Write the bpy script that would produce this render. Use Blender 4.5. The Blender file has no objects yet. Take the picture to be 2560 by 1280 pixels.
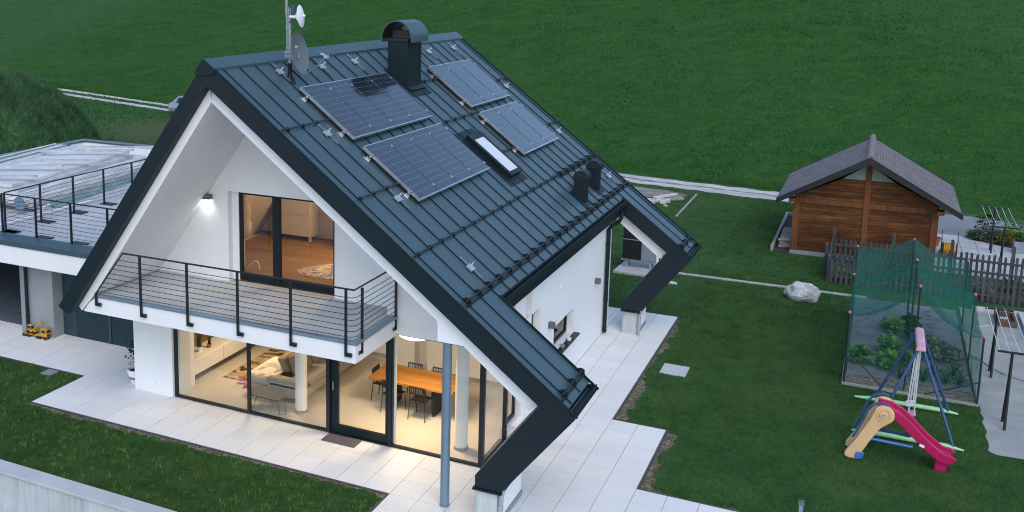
import bpy, bmesh, math, random
import numpy as np
from mathutils import Vector, Matrix
random.seed(7); rng = np.random.default_rng(11)
D = bpy.data; SC = bpy.context.scene; COL = SC.collection
R = math.radians; PI = math.pi
OFF = {}

# ------------------------------------------------------------------ helpers
def tag(o, label=None, cat=None, group=None, kind=None):
    if label: o['label'] = label
    if cat: o['category'] = cat
    if group: o['group'] = group
    if kind: o['kind'] = kind
    return o

def thing(name, loc, label, cat, group=None):
    o = D.objects.new(name, None); COL.objects.link(o)
    o.location = loc; o.empty_display_size = .2
    OFF[o.name] = Vector(loc)
    return tag(o, label, cat, group)

class MB:
    def __init__(s): s.v = []; s.f = []; s.m = []
    def add(s, vs, fs, mi=0):
        o = len(s.v); s.v += [tuple(v) for v in vs]
        s.f += [tuple(i + o for i in f) for f in fs]; s.m += [mi] * len(fs); return s
    def box(s, x0, x1, y0, y1, z0, z1, mi=0):
        vs = [(x, y, z) for z in (z0, z1) for y in (y0, y1) for x in (x0, x1)]
        return s.add(vs, [(0, 2, 3, 1), (4, 5, 7, 6), (0, 1, 5, 4), (2, 6, 7, 3), (0, 4, 6, 2), (1, 3, 7, 5)], mi)
    def obox(s, c, ax, ay, az, mi=0):
        c = Vector(c); ax = Vector(ax); ay = Vector(ay); az = Vector(az)
        vs = [c + ax * x + ay * y + az * z for z in (-1, 1) for y in (-1, 1) for x in (-1, 1)]
        return s.add(vs, [(0, 2, 3, 1), (4, 5, 7, 6), (0, 1, 5, 4), (2, 6, 7, 3), (0, 4, 6, 2), (1, 3, 7, 5)], mi)
    def prism(s, poly, axis, a, b, mi=0):
        n = len(poly)
        def P(p, t):
            return {'y': (p[0], t, p[1]), 'z': (p[0], p[1], t), 'x': (t, p[0], p[1])}[axis]
        vs = [P(p, a) for p in poly] + [P(p, b) for p in poly]
        fs = [tuple(range(n)), tuple(range(2 * n - 1, n - 1, -1))]
        fs += [(i, (i + 1) % n, n + (i + 1) % n, n + i) for i in range(n)]
        return s.add(vs, fs, mi)
    def tube(s, pts, r, n=8, mi=0, cap=True):
        pts = [Vector(p) for p in pts]; rs = r if isinstance(r, (list, tuple)) else [r] * len(pts)
        rings = []; up = Vector((0, 0, 1)); side = None
        for i, p in enumerate(pts):
            d = (pts[min(i + 1, len(pts) - 1)] - pts[max(i - 1, 0)]).normalized()
            if side is None:
                side = d.cross(up)
                if side.length < .01: side = Vector((1, 0, 0))
            side = (side - d * side.dot(d)).normalized(); b = d.cross(side)
            rings.append([p + (side * math.cos(2 * PI * k / n) + b * math.sin(2 * PI * k / n)) * rs[i] for k in range(n)])
        vs = [v for rg in rings for v in rg]; fs = []
        for i in range(len(rings) - 1):
            for k in range(n):
                fs.append((i * n + k, i * n + (k + 1) % n, (i + 1) * n + (k + 1) % n, (i + 1) * n + k))
        if cap: fs += [tuple(range(n - 1, -1, -1)), tuple(range((len(rings) - 1) * n, len(rings) * n))]
        return s.add(vs, fs, mi)
    def cyl(s, x, y, z0, z1, r, n=24, mi=0): return s.tube([(x, y, z0), (x, y, z1)], r, n, mi)
    def lathe(s, prof, c=(0, 0, 0), n=24, mi=0, M=None):
        vs = []
        for r, z in prof:
            for k in range(n):
                v = Vector((r * math.cos(2 * PI * k / n), r * math.sin(2 * PI * k / n), z))
                if M is not None: v = M @ v
                vs.append(v + Vector(c))
        fs = []
        for i in range(len(prof) - 1):
            for k in range(n):
                fs.append((i * n + k, i * n + (k + 1) % n, (i + 1) * n + (k + 1) % n, (i + 1) * n + k))
        return s.add(vs, fs, mi)
    def ball(s, c, r, n=12, mi=0, jit=0, rnd=random):
        rx, ry, rz = r if isinstance(r, (list, tuple)) else (r, r, r)
        vs = []; m = n // 2
        for i in range(m + 1):
            t = PI * i / m
            for k in range(n):
                a = 2 * PI * k / n; j = 1 + (rnd.uniform(-jit, jit) if jit else 0)
                vs.append((c[0] + rx * j * math.sin(t) * math.cos(a), c[1] + ry * j * math.sin(t) * math.sin(a), c[2] + rz * j * math.cos(t)))
        fs = [(i * n + k, (i + 1) * n + k, (i + 1) * n + (k + 1) % n, i * n + (k + 1) % n) for i in range(m) for k in range(n)]
        return s.add(vs, fs, mi)
    def grid(s, fn, nu, nv, mi=0):
        vs = [fn(i / nu, j / nv) for j in range(nv + 1) for i in range(nu + 1)]
        w = nu + 1
        return s.add(vs, [(j * w + i, j * w + i + 1, (j + 1) * w + i + 1, (j + 1) * w + i) for j in range(nv) for i in range(nu)], mi)
    def build(s, name, mats, parent=None, smooth=False, bevel=0, origin=None, closed=True, seg=2, weld=False):
        off = OFF[parent.name] if parent is not None else Vector(origin or (0, 0, 0))
        me = D.meshes.new(name)
        me.from_pydata([(v[0] - off.x, v[1] - off.y, v[2] - off.z) for v in s.v], [], s.f)
        if not isinstance(mats, (list, tuple)): mats = [mats]
        for m in mats: me.materials.append(M_(m))
        me.polygons.foreach_set('material_index', s.m)
        if closed:
            bm = bmesh.new(); bm.from_mesh(me)
            if weld or smooth: bmesh.ops.remove_doubles(bm, verts=bm.verts, dist=1e-4)
            bmesh.ops.recalc_face_normals(bm, faces=bm.faces); bm.to_mesh(me); bm.free()
        if smooth: me.polygons.foreach_set('use_smooth', [True] * len(me.polygons))
        me.update()
        o = D.objects.new(name, me); COL.objects.link(o)
        if parent is not None: o.parent = parent
        else: o.location = off
        OFF[o.name] = off.copy()
        if bevel:
            b = o.modifiers.new('Bevel', 'BEVEL'); b.width = bevel; b.segments = seg; b.limit_method = 'ANGLE'; b.angle_limit = R(35)
            b.harden_normals = False
        if smooth:
            try:
                me.set_sharp_from_angle(angle=R(38))
            except Exception: pass
        return o

def kids(o): return [c for c in D.objects if c.parent == o]
def dup(root, loc, rotz=None, label=None, group=None):
    def cp(o, par):
        c = o.copy(); COL.objects.link(c)
        if par is not None:
            c.parent = par; c.matrix_parent_inverse = o.matrix_parent_inverse.copy()
        for ch in kids(o): cp(ch, c)
        return c
    c = cp(root, None); c.location = loc
    if rotz is not None: c.rotation_euler = (0, 0, rotz)
    if label: c['label'] = label
    if group: c['group'] = group
    return c

# ------------------------------------------------------------------ materials
MATS = {}
def M_(m): return MATS[m] if isinstance(m, str) else m
class NT:
    def __init__(s, name):
        s.mat = D.materials.new(name); s.mat.use_nodes = True
        s.t = s.mat.node_tree; s.t.nodes.clear(); MATS[name] = s.mat
        s.out = s.n('ShaderNodeOutputMaterial')
    def n(s, typ, **kw):
        nd = s.t.nodes.new(typ)
        for k, v in kw.items():
            if k.startswith('i_'):
                key = k[2:]; nd.inputs[int(key) if key.isdigit() else key.replace('_', ' ')].default_value = v
            else: setattr(nd, k, v)
        return nd
    def l(s, a, b): s.t.links.new(a, b)
    def co(s, scale=(1, 1, 1), world=False, rot=(0, 0, 0)):
        if world: src = s.n('ShaderNodeNewGeometry').outputs['Position']
        else: src = s.n('ShaderNodeTexCoord').outputs['Object']
        mp = s.n('ShaderNodeMapping'); mp.inputs['Scale'].default_value = scale; mp.inputs['Rotation'].default_value = rot
        s.l(src, mp.inputs[0]); return mp.outputs[0]
    def noise(s, vec, scale, detail=4, rough=.55, dist=0):
        nd = s.n('ShaderNodeTexNoise'); nd.inputs['Scale'].default_value = scale; nd.inputs['Detail'].default_value = detail
        nd.inputs['Roughness'].default_value = rough; nd.inputs['Distortion'].default_value = dist
        s.l(vec, nd.inputs['Vector']); return nd.outputs['Fac']
    def ramp(s, fac, stops):
        nd = s.n('ShaderNodeValToRGB'); cr = nd.color_ramp
        while len(cr.elements) < len(stops): cr.elements.new(.5)
        for e, (p, c) in zip(cr.elements, stops):
            e.position = p; e.color = (*c, 1) if len(c) == 3 else c
        s.l(fac, nd.inputs[0]); return nd.outputs[0]
    def mix(s, fac, a, b, mode='MIX'):
        nd = s.n('ShaderNodeMix', data_type='RGBA', blend_type=mode)
        for sock, v in ((nd.inputs[0], fac), (nd.inputs[6], a), (nd.inputs[7], b)):
            if hasattr(v, 'links') or hasattr(v, 'is_linked'): s.l(v, sock)
            elif isinstance(v, (int, float)): sock.default_value = v
            else: sock.default_value = (*v, 1) if len(v) == 3 else v
        return nd.outputs[2]
    def math(s, op, a, b=0.0, c=None):
        nd = s.n('ShaderNodeMath', operation=op)
        for i, v in enumerate((a, b) + ((c,) if c is not None else ())):
            if hasattr(v, 'is_linked'): s.l(v, nd.inputs[i])
            else: nd.inputs[i].default_value = v
        return nd.outputs[0]
    def bsdf(s, color, rough=.6, metal=0, spec=.5, bump=None, bstr=.2, bdist=.01, **kw):
        p = s.n('ShaderNodeBsdfPrincipled')
        for key, v in (('Base Color', color), ('Roughness', rough), ('Metallic', metal), ('Specular IOR Level', spec)):
            if hasattr(v, 'is_linked'): s.l(v, p.inputs[key])
            elif key == 'Base Color': p.inputs[key].default_value = (*v, 1)
            else: p.inputs[key].default_value = v
        for k, v in kw.items(): p.inputs[k.replace('_', ' ')].default_value = v
        if bump is not None:
            b = s.n('ShaderNodeBump'); b.inputs['Strength'].default_value = bstr; b.inputs['Distance'].default_value = bdist
            s.l(bump, b.inputs['Height']); s.l(b.outputs[0], p.inputs['Normal'])
        s.l(p.outputs[0], s.out.inputs[0]); return p

def simple(name, col, rough=.6, metal=0, var=.12, scale=3, bstr=.08, bscale=60, spec=.5, **kw):
    """one colour with mottling, small roughness changes and a fine grain"""
    t = NT(name); v = t.co(world=True)
    n1 = t.noise(v, scale, 5); n2 = t.noise(v, bscale, 3)
    lo = tuple(c * (1 - var) for c in col); hi = tuple(min(1, c * (1 + var)) for c in col)
    c = t.ramp(n1, [(.3, lo), (.7, hi)])
    rr = t.ramp(n1, [(.3, (max(0, rough - .06),) * 3), (.7, (min(1, rough + .06),) * 3)])
    t.bsdf(c, rr, metal, spec, bump=n2, bstr=bstr, bdist=.004, **kw); return t

simple('roof_metal', (.043, .084, .103), .42, .0, .07, 1.2, .05, 40, spec=.5)
simple('dark_metal', (.0055, .0140, .0190), .5, 0, .1, 2, .04, 40, spec=.28)  # the roof metal again, with the shade of its upright faces put into the colour
simple('black_metal', (.007, .010, .014), .45, 0, .1, 4, .03, 60)
simple('steel_blue', (.17, .25, .32), .35, .3, .06, 2, .02, 40)
simple('galv', (.33, .35, .37), .35, .8, .15, 8, .05, 60)
simple('alu', (.62, .64, .66), .3, .85, .06, 8, .02, 60)
simple('grey_paint', (.23, .26, .29), .5, 0, .08, 3, .03, 60)
simple('grey_plaster', (.27, .29, .31), .85, 0, .08, 1.5, .35, 90)
simple('white_paint', (.8, .8, .8), .5, 0, .02, 2, .02, 60)
simple('cream_wall', (.74, .70, .62), .8, 0, .02, 2, .03, 60)
simple('white_furn', (.78, .75, .70), .4, 0, .02, 2, .02, 60)
simple('black_plastic', (.014, .014, .015), .4, 0, .1, 5, .03, 60)
simple('rubber', (.016, .016, .017), .8, 0, .1, 5, .1, 60)
simple('pink_plastic', (.62, .33, .42), .5, 0, .10, 3, .03, 40)
simple('red_slide', (.42, .010, .085), .32, 0, .10, 2.5, .02, 40)
simple('tan_plastic', (.66, .43, .22), .5, 0, .08, 3, .06, 50)
simple('blue_plastic', (.05, .15, .46), .4, 0, .1, 3, .02, 40)
simple('blue_pipe', (.03, .075, .19), .4, 0, .15, 5, .03, 60)
simple('green_pipe', (.33, .60, .33), .5, 0, .12, 4, .04, 50)
simple('rope', (.62, .64, .66), .9, 0, .1, 30, .1, 90)
simple('toy_yellow', (.55, .27, .015), .4, 0, .06, 9, .02, 60)
simple('toy_red', (.6, .05, .04), .4, 0, .06, 9, .02, 60)
simple('toy_blue', (.05, .13, .5), .4, 0, .06, 9, .02, 60)
simple('toy_green', (.04, .3, .1), .4, 0, .06, 9, .02, 60)
simple('toy_pink', (.75, .16, .25), .4, 0, .06, 9, .02, 60)
simple('mat_fabric', (.10, .09, .10), .95, 0, .2, 14, .5, 120)
simple('brown_mat', (.11, .075, .055), .95, 0, .2, 14, .5, 120)
simple('sofa_fabric', (.36, .31, .26), .95, 0, .10, 10, .4, 220)
simple('cushion_fabric', (.25, .20, .145), .95, 0, .12, 10, .4, 220)
simple('throw_fabric', (.68, .60, .48), .95, 0, .06, 8, .5, 120)
simple('louvre_metal', (.022, .045, .058), .5, 0, .1, 2, .04, 40)
simple('table_grey', (.035, .035, .038), .6, 0, .1, 6, .1, 60)
simple('gable_glass', (.22, .27, .25), .3, 0, .1, 2, 0, 60)
simple('dish_grey', (.115, .135, .155), .5, 0, .05, 3, .02, 60)
simple('lamp_grey', (.10, .115, .13), .5, 0, .05, 5, .02, 60)
simple('terracotta', (.35, .10, .05), .75, 0, .12, 8, .1, 60)
simple('asphalt', (.20, .22, .235), .9, 0, .14, 1.1, .4, 120)
simple('yard_concrete', (.31, .32, .30), .88, 0, .14, 1.6, .3, 90)
simple('slab_concrete', (.46, .48, .49), .85, 0, .10, 1.2, .2, 90)
simple('pad_concrete', (.42, .43, .43), .85, 0, .16, 3, .3, 70)
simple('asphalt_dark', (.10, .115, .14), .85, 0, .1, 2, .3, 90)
simple('soil', (.05, .037, .027), .97, 0, .35, 5, .9, 40)
simple('car_paint', (.27, .32, .38), .28, .35, .03, 1, .0, 60, Coat_Weight=.6)
simple('car_glass', (.01, .013, .016), .08, 0, .05, 1, 0, 60)
simple('tail_red', (.42, .01, .012), .2, 0, .1, 3, 0, 60)
simple('old_board', (.47, .47, .46), .9, 0, .25, 4, .3, 40)
simple('tarp_white', (.62, .64, .645), .7, 0, .12, 1.3, .3, 12)
simple('tarp_teal', (.17, .26, .27), .55, 0, .3, 2, .3, 20)
simple('steel_grey_pot', (.22, .25, .28), .8, 0, .1, 4, .2, 60)
simple('twig', (.13, .085, .05), .9, 0, .3, 10, .3, 60)
simple('pvc_grey', (.30, .33, .36), .5, 0, .08, 6, .03, 60)
simple('yellow_hose', (.55, .30, .015), .5, 0, .15, 12, .1, 60)
simple('lavender_paint', (.55, .36, .12), .6, 0, .2, 10, .1, 60)

def leafmat(name, a, b, trans=.25):
    t = NT(name); g = t.n('ShaderNodeAttribute', attribute_name='tint')
    v = t.co(world=True); n = t.noise(v, 1.7, 3)
    f = t.math('ADD', t.math('MULTIPLY', g.outputs['Fac'], .7), t.math('MULTIPLY', n, .4))
    c = t.ramp(f, [(.1, a), (.95, b)])
    d = t.n('ShaderNodeBsdfPrincipled'); t.l(c, d.inputs['Base Color']); d.inputs['Roughness'].default_value = .8
    d.inputs['Specular IOR Level'].default_value = .04
    tr = t.n('ShaderNodeBsdfTranslucent'); t.l(c, tr.inputs[0])
    m = t.n('ShaderNodeMixShader'); m.inputs[0].default_value = trans
    t.l(d.outputs[0], m.inputs[1]); t.l(tr.outputs[0], m.inputs[2]); t.l(m.outputs[0], t.out.inputs[0])
leafmat('grass_blade', (.018, .066, .013), (.110, .215, .060))
leafmat('meadow_blade', (.005, .042, .003), (.085, .205, .034))
leafmat('mound_blade', (.016, .075, .024), (.20, .36, .17))
leafmat('leaf_green', (.03, .12, .02), (.16, .36, .09))
leafmat('weed_leaf', (.05, .12, .025), (.22, .32, .10))
leafmat('leaf_grey', (.05, .085, .06), (.22, .28, .20))
leafmat('leaf_dark', (.010, .035, .012), (.03, .09, .03))
leafmat('leaf_yellow', (.12, .10, .015), (.26, .21, .04))
leafmat('dry_leaf', (.10, .07, .04), (.26, .20, .13))

def grassground(name, a, b, c, brown, s1, wet=.5):
    """turf under the blades: several scales of green, with thatch-brown patches"""
    t = NT(name); v = t.co(world=True)
    big = t.noise(v, .09, 3); mid = t.noise(v, .7, 5, .6); fine = t.noise(v, s1, 6, .7); vf = t.noise(v, s1 * 4, 3, .7)
    f = t.math('ADD', t.math('MULTIPLY', fine, .55), t.math('ADD', t.math('MULTIPLY', mid, .35), t.math('MULTIPLY', vf, .25)))
    col = t.ramp(f, [(.40, a), (.58, b), (.74, c)])
    if name == 'lawn':
        vd = t.n('ShaderNodeVectorMath', operation='DISTANCE'); t.l(v, vd.inputs[0]); vd.inputs[1].default_value = (-29, 38, 0)
        wn_ = t.ramp(t.math('ADD', t.math('DIVIDE', vd.outputs['Value'], 14.), t.math('MULTIPLY', mid, .5)), [(.35, (.75,) * 3), (.95, (0, 0, 0))])
        col = t.mix(wn_, col, (.085, .078, .022))
    pm = t.ramp(t.math('ADD', t.math('MULTIPLY', big, .6), t.math('MULTIPLY', mid, .4)), [(.50, (0, 0, 0)), (.66, (wet,) * 3)])
    col = t.mix(pm, col, brown)
    t.bsdf(col, .85, 0, .2, bump=f, bstr=.9, bdist=.05); return t
grassground('lawn', (.014, .052, .012), (.032, .094, .024), (.064, .150, .044), (.085, .105, .035), 9, .6)
grassground('meadow', (.006, .040, .003), (.017, .078, .006), (.040, .132, .013), (.030, .070, .008), 2.6, .4)
grassground('mound_turf', (.02, .075, .024), (.05, .14, .055), (.11, .24, .11), (.10, .17, .07), 3.0, .5)

# exterior render: nearly white, faint streaks
t = NT('white_render'); v = t.co(world=True); st = t.co((1.2, 1.2, .25), world=True)
n = t.noise(v, .8, 4); g = t.noise(v, 130, 2); s_ = t.noise(st, 2.2, 4)
c = t.ramp(t.math('ADD', t.math('MULTIPLY', n, .6), t.math('MULTIPLY', s_, .4)), [(.3, (.765, .77, .775)), (.62, (.81, .815, .82))])
t.bsdf(c, .85, 0, .3, bump=g, bstr=.25, bdist=.003)
# fine warm facade shading is left to the lamps
t = NT('patio_tile'); v = t.co(world=True); a = t.n('ShaderNodeAttribute', attribute_name='tint')
n = t.noise(v, 2.3, 5); g = t.noise(v, 160, 2); st = t.noise(v, .45, 4)
f = t.math('ADD', t.math('MULTIPLY', a.outputs['Fac'], .30), t.math('ADD', t.math('MULTIPLY', n, .40), t.math('MULTIPLY', st, .40)))
c = t.ramp(f, [(.25, (.70, .695, .67)), (.85, (.80, .795, .77))])
t.bsdf(c, t.ramp(n, [(.3, (.45,) * 3), (.7, (.65,) * 3)]), 0, .4, bump=g, bstr=.12, bdist=.003)
simple('joint', (.10, .10, .105), .95, 0, .2, 6, .2, 90)
simple('edging', (.075, .058, .062), .85, 0, .25, 4, .2, 60)
t = NT('bare_soil'); v = t.co(world=True); n = t.noise(v, 9, 6, .75); g = t.noise(v, 45, 4, .7)
c = t.ramp(n, [(.34, (.06, .062, .035)), (.5, (.17, .135, .10)), (.66, (.36, .31, .26))])
t.bsdf(c, .95, 0, .2, bump=g, bstr=.7, bdist=.02)
t = NT('gravel'); v = t.co(world=True); n = t.noise(v, 1.1, 5, .65); g = t.noise(v, 24, 4, .7)
c = t.ramp(t.math('ADD', t.math('MULTIPLY', n, .5), t.math('MULTIPLY', g, .5)), [(.34, (.26, .25, .23)), (.5, (.52, .50, .47)), (.66, (.70, .69, .66))])
t.bsdf(c, .95, 0, .2, bump=g, bstr=.8, bdist=.02)
t = NT('rubble'); v = t.co(world=True); n = t.noise(v, 2.2, 6, .7); g = t.noise(v, 16, 4, .7)
c = t.ramp(t.math('ADD', t.math('MULTIPLY', n, .5), t.math('MULTIPLY', g, .5)), [(.34, (.09, .10, .07)), (.5, (.24, .22, .19)), (.66, (.48, .45, .41))])
t.bsdf(c, .95, 0, .2, bump=g, bstr=.9, bdist=.03)
# board-marked weathered concrete
t = NT('wall_concrete'); v = t.co((1, 1, 1), world=True); st = t.co((6, 6, .5), world=True)
n = t.noise(v, 1.3, 5); s_ = t.noise(st, 2.0, 5, .65); g = t.noise(v, 70, 3)
c = t.ramp(t.math('ADD', t.math('MULTIPLY', n, .4), t.math('MULTIPLY', s_, .6)), [(.3, (.30, .34, .34)), (.52, (.47, .50, .50)), (.7, (.58, .60, .60))])
t.bsdf(c, .85, 0, .3, bump=t.math('ADD', s_, t.math('MULTIPLY', g, .4)), bstr=.35, bdist=.01)
# solar cells: fine pale grid in the panel's own coordinates (x across, y down)
t = NT('solar_cell'); tc = t.n('ShaderNodeTexCoord'); sx = t.n('ShaderNodeSeparateXYZ'); t.l(tc.outputs['Object'], sx.inputs[0])
def lines(axis, step, w, off=0.):
    f = t.math('FRACT', t.math('DIVIDE', t.math('ADD', sx.outputs[axis], off), step))
    return t.math('LESS_THAN', t.math('ABSOLUTE', t.math('SUBTRACT', f, .5)), w)
gx = lines('X', .1602, .028, .0801); gy = lines('Y', .1602, .034, .0801); bus = lines('X', .0534, .02, .0)
m = t.math('MAXIMUM', gx, gy)
v = t.co(world=True); n = t.noise(v, 7, 3)
cell = t.ramp(n, [(.3, (.006, .013, .022)), (.7, (.010, .024, .036))])
cell = t.mix(t.math('MULTIPLY', bus, .05), cell, (.2, .23, .27))
c = t.mix(t.math('MULTIPLY', m, .26), cell, (.36, .41, .47))
t.bsdf(c, .10, 0, .5, Coat_Weight=.5, Coat_Roughness=.04)
# thin window pane: clear, with a mirror that grows towards grazing view
def pane(name, tint, base=.07):
    t = NT(name); tr = t.n('ShaderNodeBsdfTransparent'); tr.inputs[0].default_value = (*tint, 1)
    gl = t.n('ShaderNodeBsdfGlossy'); gl.inputs['Roughness'].default_value = .015
    fr = t.n('ShaderNodeLayerWeight'); fr.inputs['Blend'].default_value = .5
    f = t.math('ADD', t.math('MULTIPLY', t.math('POWER', fr.outputs['Facing'], 4.5), .9), base)
    m = t.n('ShaderNodeMixShader'); t.l(f, m.inputs[0]); t.l(tr.outputs[0], m.inputs[1]); t.l(gl.outputs[0], m.inputs[2])
    t.l(m.outputs[0], t.out.inputs[0])
pane('glass', (.93, .95, .93)); pane('glass_upper', (.80, .80, .78), .09)
t = NT('frosted'); t.bsdf((.62, .66, .70), .25, 0, .5)
# wood
def wood(name, a, b, c, axis=0, sc=1.0, plank=.0, rough=.55, world=True, groove=.06):
    t = NT(name); s3 = [9 * sc] * 3; s3[axis] = .8 * sc
    v = t.co(tuple(s3), world=world); n = t.noise(v, 1.6, 6, .65, .4)
    v2 = t.co(world=world); m2 = t.noise(v2, .9, 3)
    f = t.math('ADD', t.math('MULTIPLY', n, .75), t.math('MULTIPLY', m2, .3))
    col = t.ramp(f, [(.32, a), (.52, b), (.72, c)]); bmp = n
    if plank:
        sp = t.n('ShaderNodeSeparateXYZ'); t.l(v2, sp.inputs[0]); ax, st = plank
        q = t.math('DIVIDE', sp.outputs[ax], st); fr = t.math('FRACT', q)
        wn = t.n('ShaderNodeTexWhiteNoise', noise_dimensions='1D'); t.l(t.math('FLOOR', q), wn.inputs['W'])
        col = t.mix(t.math('MULTIPLY', wn.outputs['Value'], .62), col, a)
        gr = t.math('LESS_THAN', fr, groove)
        col = t.mix(t.math('MULTIPLY', gr, .75), col, tuple(x * .25 for x in a))
        bmp = t.math('SUBTRACT', n, t.math('MULTIPLY', gr, 2.0))
    t.bsdf(col, rough, 0, .2, bump=bmp, bstr=.3, bdist=.006)
wood('shed_boards', (.036, .014, .006), (.120, .042, .012), (.30, .120, .028), 0, 1, ('Z', .117), .6)
wood('shed_post', (.085, .032, .012), (.15, .056, .02), (.22, .09, .03), 2, 1, 0, .6)
wood('picket_wood', (.028, .034, .036), (.058, .068, .070), (.12, .135, .135), 2, 1, 0, .85)
wood('table_wood', (.26, .105, .022), (.42, .185, .045), (.52, .26, .075), 0, .8, ('Y', .25), .4, groove=.01)
wood('oak_floor', (.21, .12, .045), (.31, .18, .075), (.38, .235, .11), 0, .7, ('Y', .14), .4, groove=.02)
wood('panel_wood', (.10, .055, .018), (.19, .11, .035), (.27, .16, .06), 1, .6, 0, .5)
wood('grey_timber', (.16, .16, .15), (.30, .30, .285), (.44, .43, .40), 0, 1, 0, .85)
wood('pale_timber', (.40, .39, .36), (.55, .54, .50), (.66, .65, .62), 0, 1, 0, .8)
wood('firewood', (.14, .13, .12), (.30, .29, .27), (.50, .48, .45), 0, 1.5, 0, .9)
# beige large-format interior tile
t = NT('floor_tile'); v = t.co(world=True); bk = t.n('ShaderNodeTexBrick', offset=0)
bk.inputs['Scale'].default_value = 1; bk.inputs['Mortar Size'].default_value = .004; bk.inputs['Brick Width'].default_value = .8; bk.inputs['Row Height'].default_value = .8
bk.inputs['Color1'].default_value = (.60, .54, .44, 1); bk.inputs['Color2'].default_value = (.57, .51, .42, 1); bk.inputs['Mortar'].default_value = (.44, .40, .33, 1)
t.l(v, bk.inputs['Vector']); n = t.noise(v, 3, 5)
t.bsdf(t.mix(.15, bk.outputs[0], t.ramp(n, [(.3, (.45, .40, .33)), (.7, (.68, .62, .52))])), .35, 0, .4)
# rug with brown flower swirls
t = NT('flower_rug'); v = t.co(world=True); w = t.n('ShaderNodeTexWave', wave_type='RINGS'); w.inputs['Scale'].default_value = .8; w.inputs['Distortion'].default_value = 14
w.inputs['Detail'].default_value = 3; w.inputs['Detail Scale'].default_value = 1.3; t.l(v, w.inputs[0])
n = t.noise(v, 1.6, 4, .6, 1.2)
c = t.ramp(w.outputs['Fac'], [(.2, (.06, .03, .015)), (.45, (.28, .16, .06)), (.75, (.50, .40, .26))])
t.bsdf(t.mix(t.ramp(n, [(.42, (0, 0, 0)), (.58, (1, 1, 1))]), c, (.40, .29, .16)), .95)
# children's play mat
t = NT('play_rug'); v = t.co(world=True); n = t.noise(v, 5, 3, .6, .8); vo = t.n('ShaderNodeTexVoronoi'); vo.inputs['Scale'].default_value = 9; t.l(v, vo.inputs['Vector'])
c = t.ramp(n, [(.40, (.10, .11, .20)), (.47, (.45, .38, .28)), (.56, (.62, .55, .42)), (.63, (.28, .10, .12))])
t.bsdf(t.mix(.25, c, vo.outputs['Color']), .95)
# shingle roof of the shed
t = NT('shingle'); v = t.co(world=True); bk = t.n('ShaderNodeTexBrick', offset=.5); tc = t.n('ShaderNodeTexCoord')
bk.inputs['Scale'].default_value = 1; bk.inputs['Brick Width'].default_value = .20; bk.inputs['Row Height'].default_value = .12; bk.inputs['Mortar Size'].default_value = .006
bk.inputs['Color1'].default_value = (.125, .112, .118, 1); bk.inputs['Color2'].default_value = (.195, .178, .182, 1); bk.inputs['Mortar'].default_value = (.04, .035, .045, 1)
t.l(tc.outputs['UV'], bk.inputs['Vector']); n = t.noise(v, 2.2, 6, .7); g = t.noise(v, 60, 3)
col = t.mix(t.ramp(n, [(.4, (0, 0, 0)), (.65, (.5,) * 3)]), bk.outputs[0], (.24, .225, .225))
su = t.n('ShaderNodeSeparateXYZ'); t.l(tc.outputs['UV'], su.inputs[0]); cl = t.math('LESS_THAN', t.math('FRACT', t.math('DIVIDE', su.outputs['X'], .62)), .07)
col = t.mix(t.math('MULTIPLY', cl, .55), col, (.06, .055, .06))
t.bsdf(col, .9, 0, .25, bump=t.math('SUBTRACT', g, bk.outputs['Fac']), bstr=.5, bdist=.01)
simple('ridge_tile', (.20, .17, .17), .85, 0, .2, 8, .2, 60)
# weathered limestone boulder
t = NT('boulder_stone'); v = t.co(world=True); n = t.noise(v, 3.2, 8, .65); vo = t.n('ShaderNodeTexVoronoi', feature='DISTANCE_TO_EDGE'); vo.inputs['Scale'].default_value = 2.6; t.l(v, vo.inputs['Vector'])
c = t.ramp(n, [(.34, (.22, .22, .21)), (.5, (.45, .45, .44)), (.66, (.66, .66, .64))])
t.bsdf(c, .9, 0, .25, bump=n, bstr=.8, bdist=.08)
# weed sheet with planting slits
t = NT('weed_sheet'); v = t.co(world=True); n = t.noise(v, 1.8, 5, .6, .4); g = t.noise(v, 160, 2)
t.bsdf(t.ramp(n, [(.35, (.115, .135, .15)), (.65, (.185, .205, .22))]), .75, 0, .3, bump=n, bstr=.6, bdist=.06)
# fine green netting: partly see-through sheet
t = NT('green_net'); v = t.co(world=True); n = t.noise(v, 1.6, 4, .6, .6); g = t.noise(v, 38, 2, .6)
d = t.n('ShaderNodeBsdfDiffuse'); d.inputs[0].default_value = (.030, .165, .125, 1); tl = t.n('ShaderNodeBsdfTranslucent'); tl.inputs[0].default_value = (.030, .165, .125, 1)
mx = t.n('ShaderNodeMixShader'); mx.inputs[0].default_value = .35; t.l(d.outputs[0], mx.inputs[1]); t.l(tl.outputs[0], mx.inputs[2])
tr = t.n('ShaderNodeBsdfTransparent'); ms = t.n('ShaderNodeMixShader')
f = t.ramp(t.math('ADD', t.math('MULTIPLY', n, .7), t.math('MULTIPLY', g, .3)), [(.3, (.36,) * 3), (.7, (.62,) * 3)])
t.l(f, ms.inputs[0]); t.l(tr.outputs[0], ms.inputs[1]); t.l(mx.outputs[0], ms.inputs[2]); t.l(ms.outputs[0], t.out.inputs[0])
t = NT('front_net'); d = t.n('ShaderNodeBsdfDiffuse'); d.inputs[0].default_value = (.06, .20, .16, 1)
tr = t.n('ShaderNodeBsdfTransparent'); ms = t.n('ShaderNodeMixShader'); ms.inputs[0].default_value = .13
t.l(tr.outputs[0], ms.inputs[1]); t.l(d.outputs[0], ms.inputs[2]); t.l(ms.outputs[0], t.out.inputs[0])
def emit(name, col, st):
    t = NT(name); e = t.n('ShaderNodeEmission'); e.inputs[0].default_value = (*col, 1); e.inputs[1].default_value = st; t.l(e.outputs[0], t.out.inputs[0])
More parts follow.
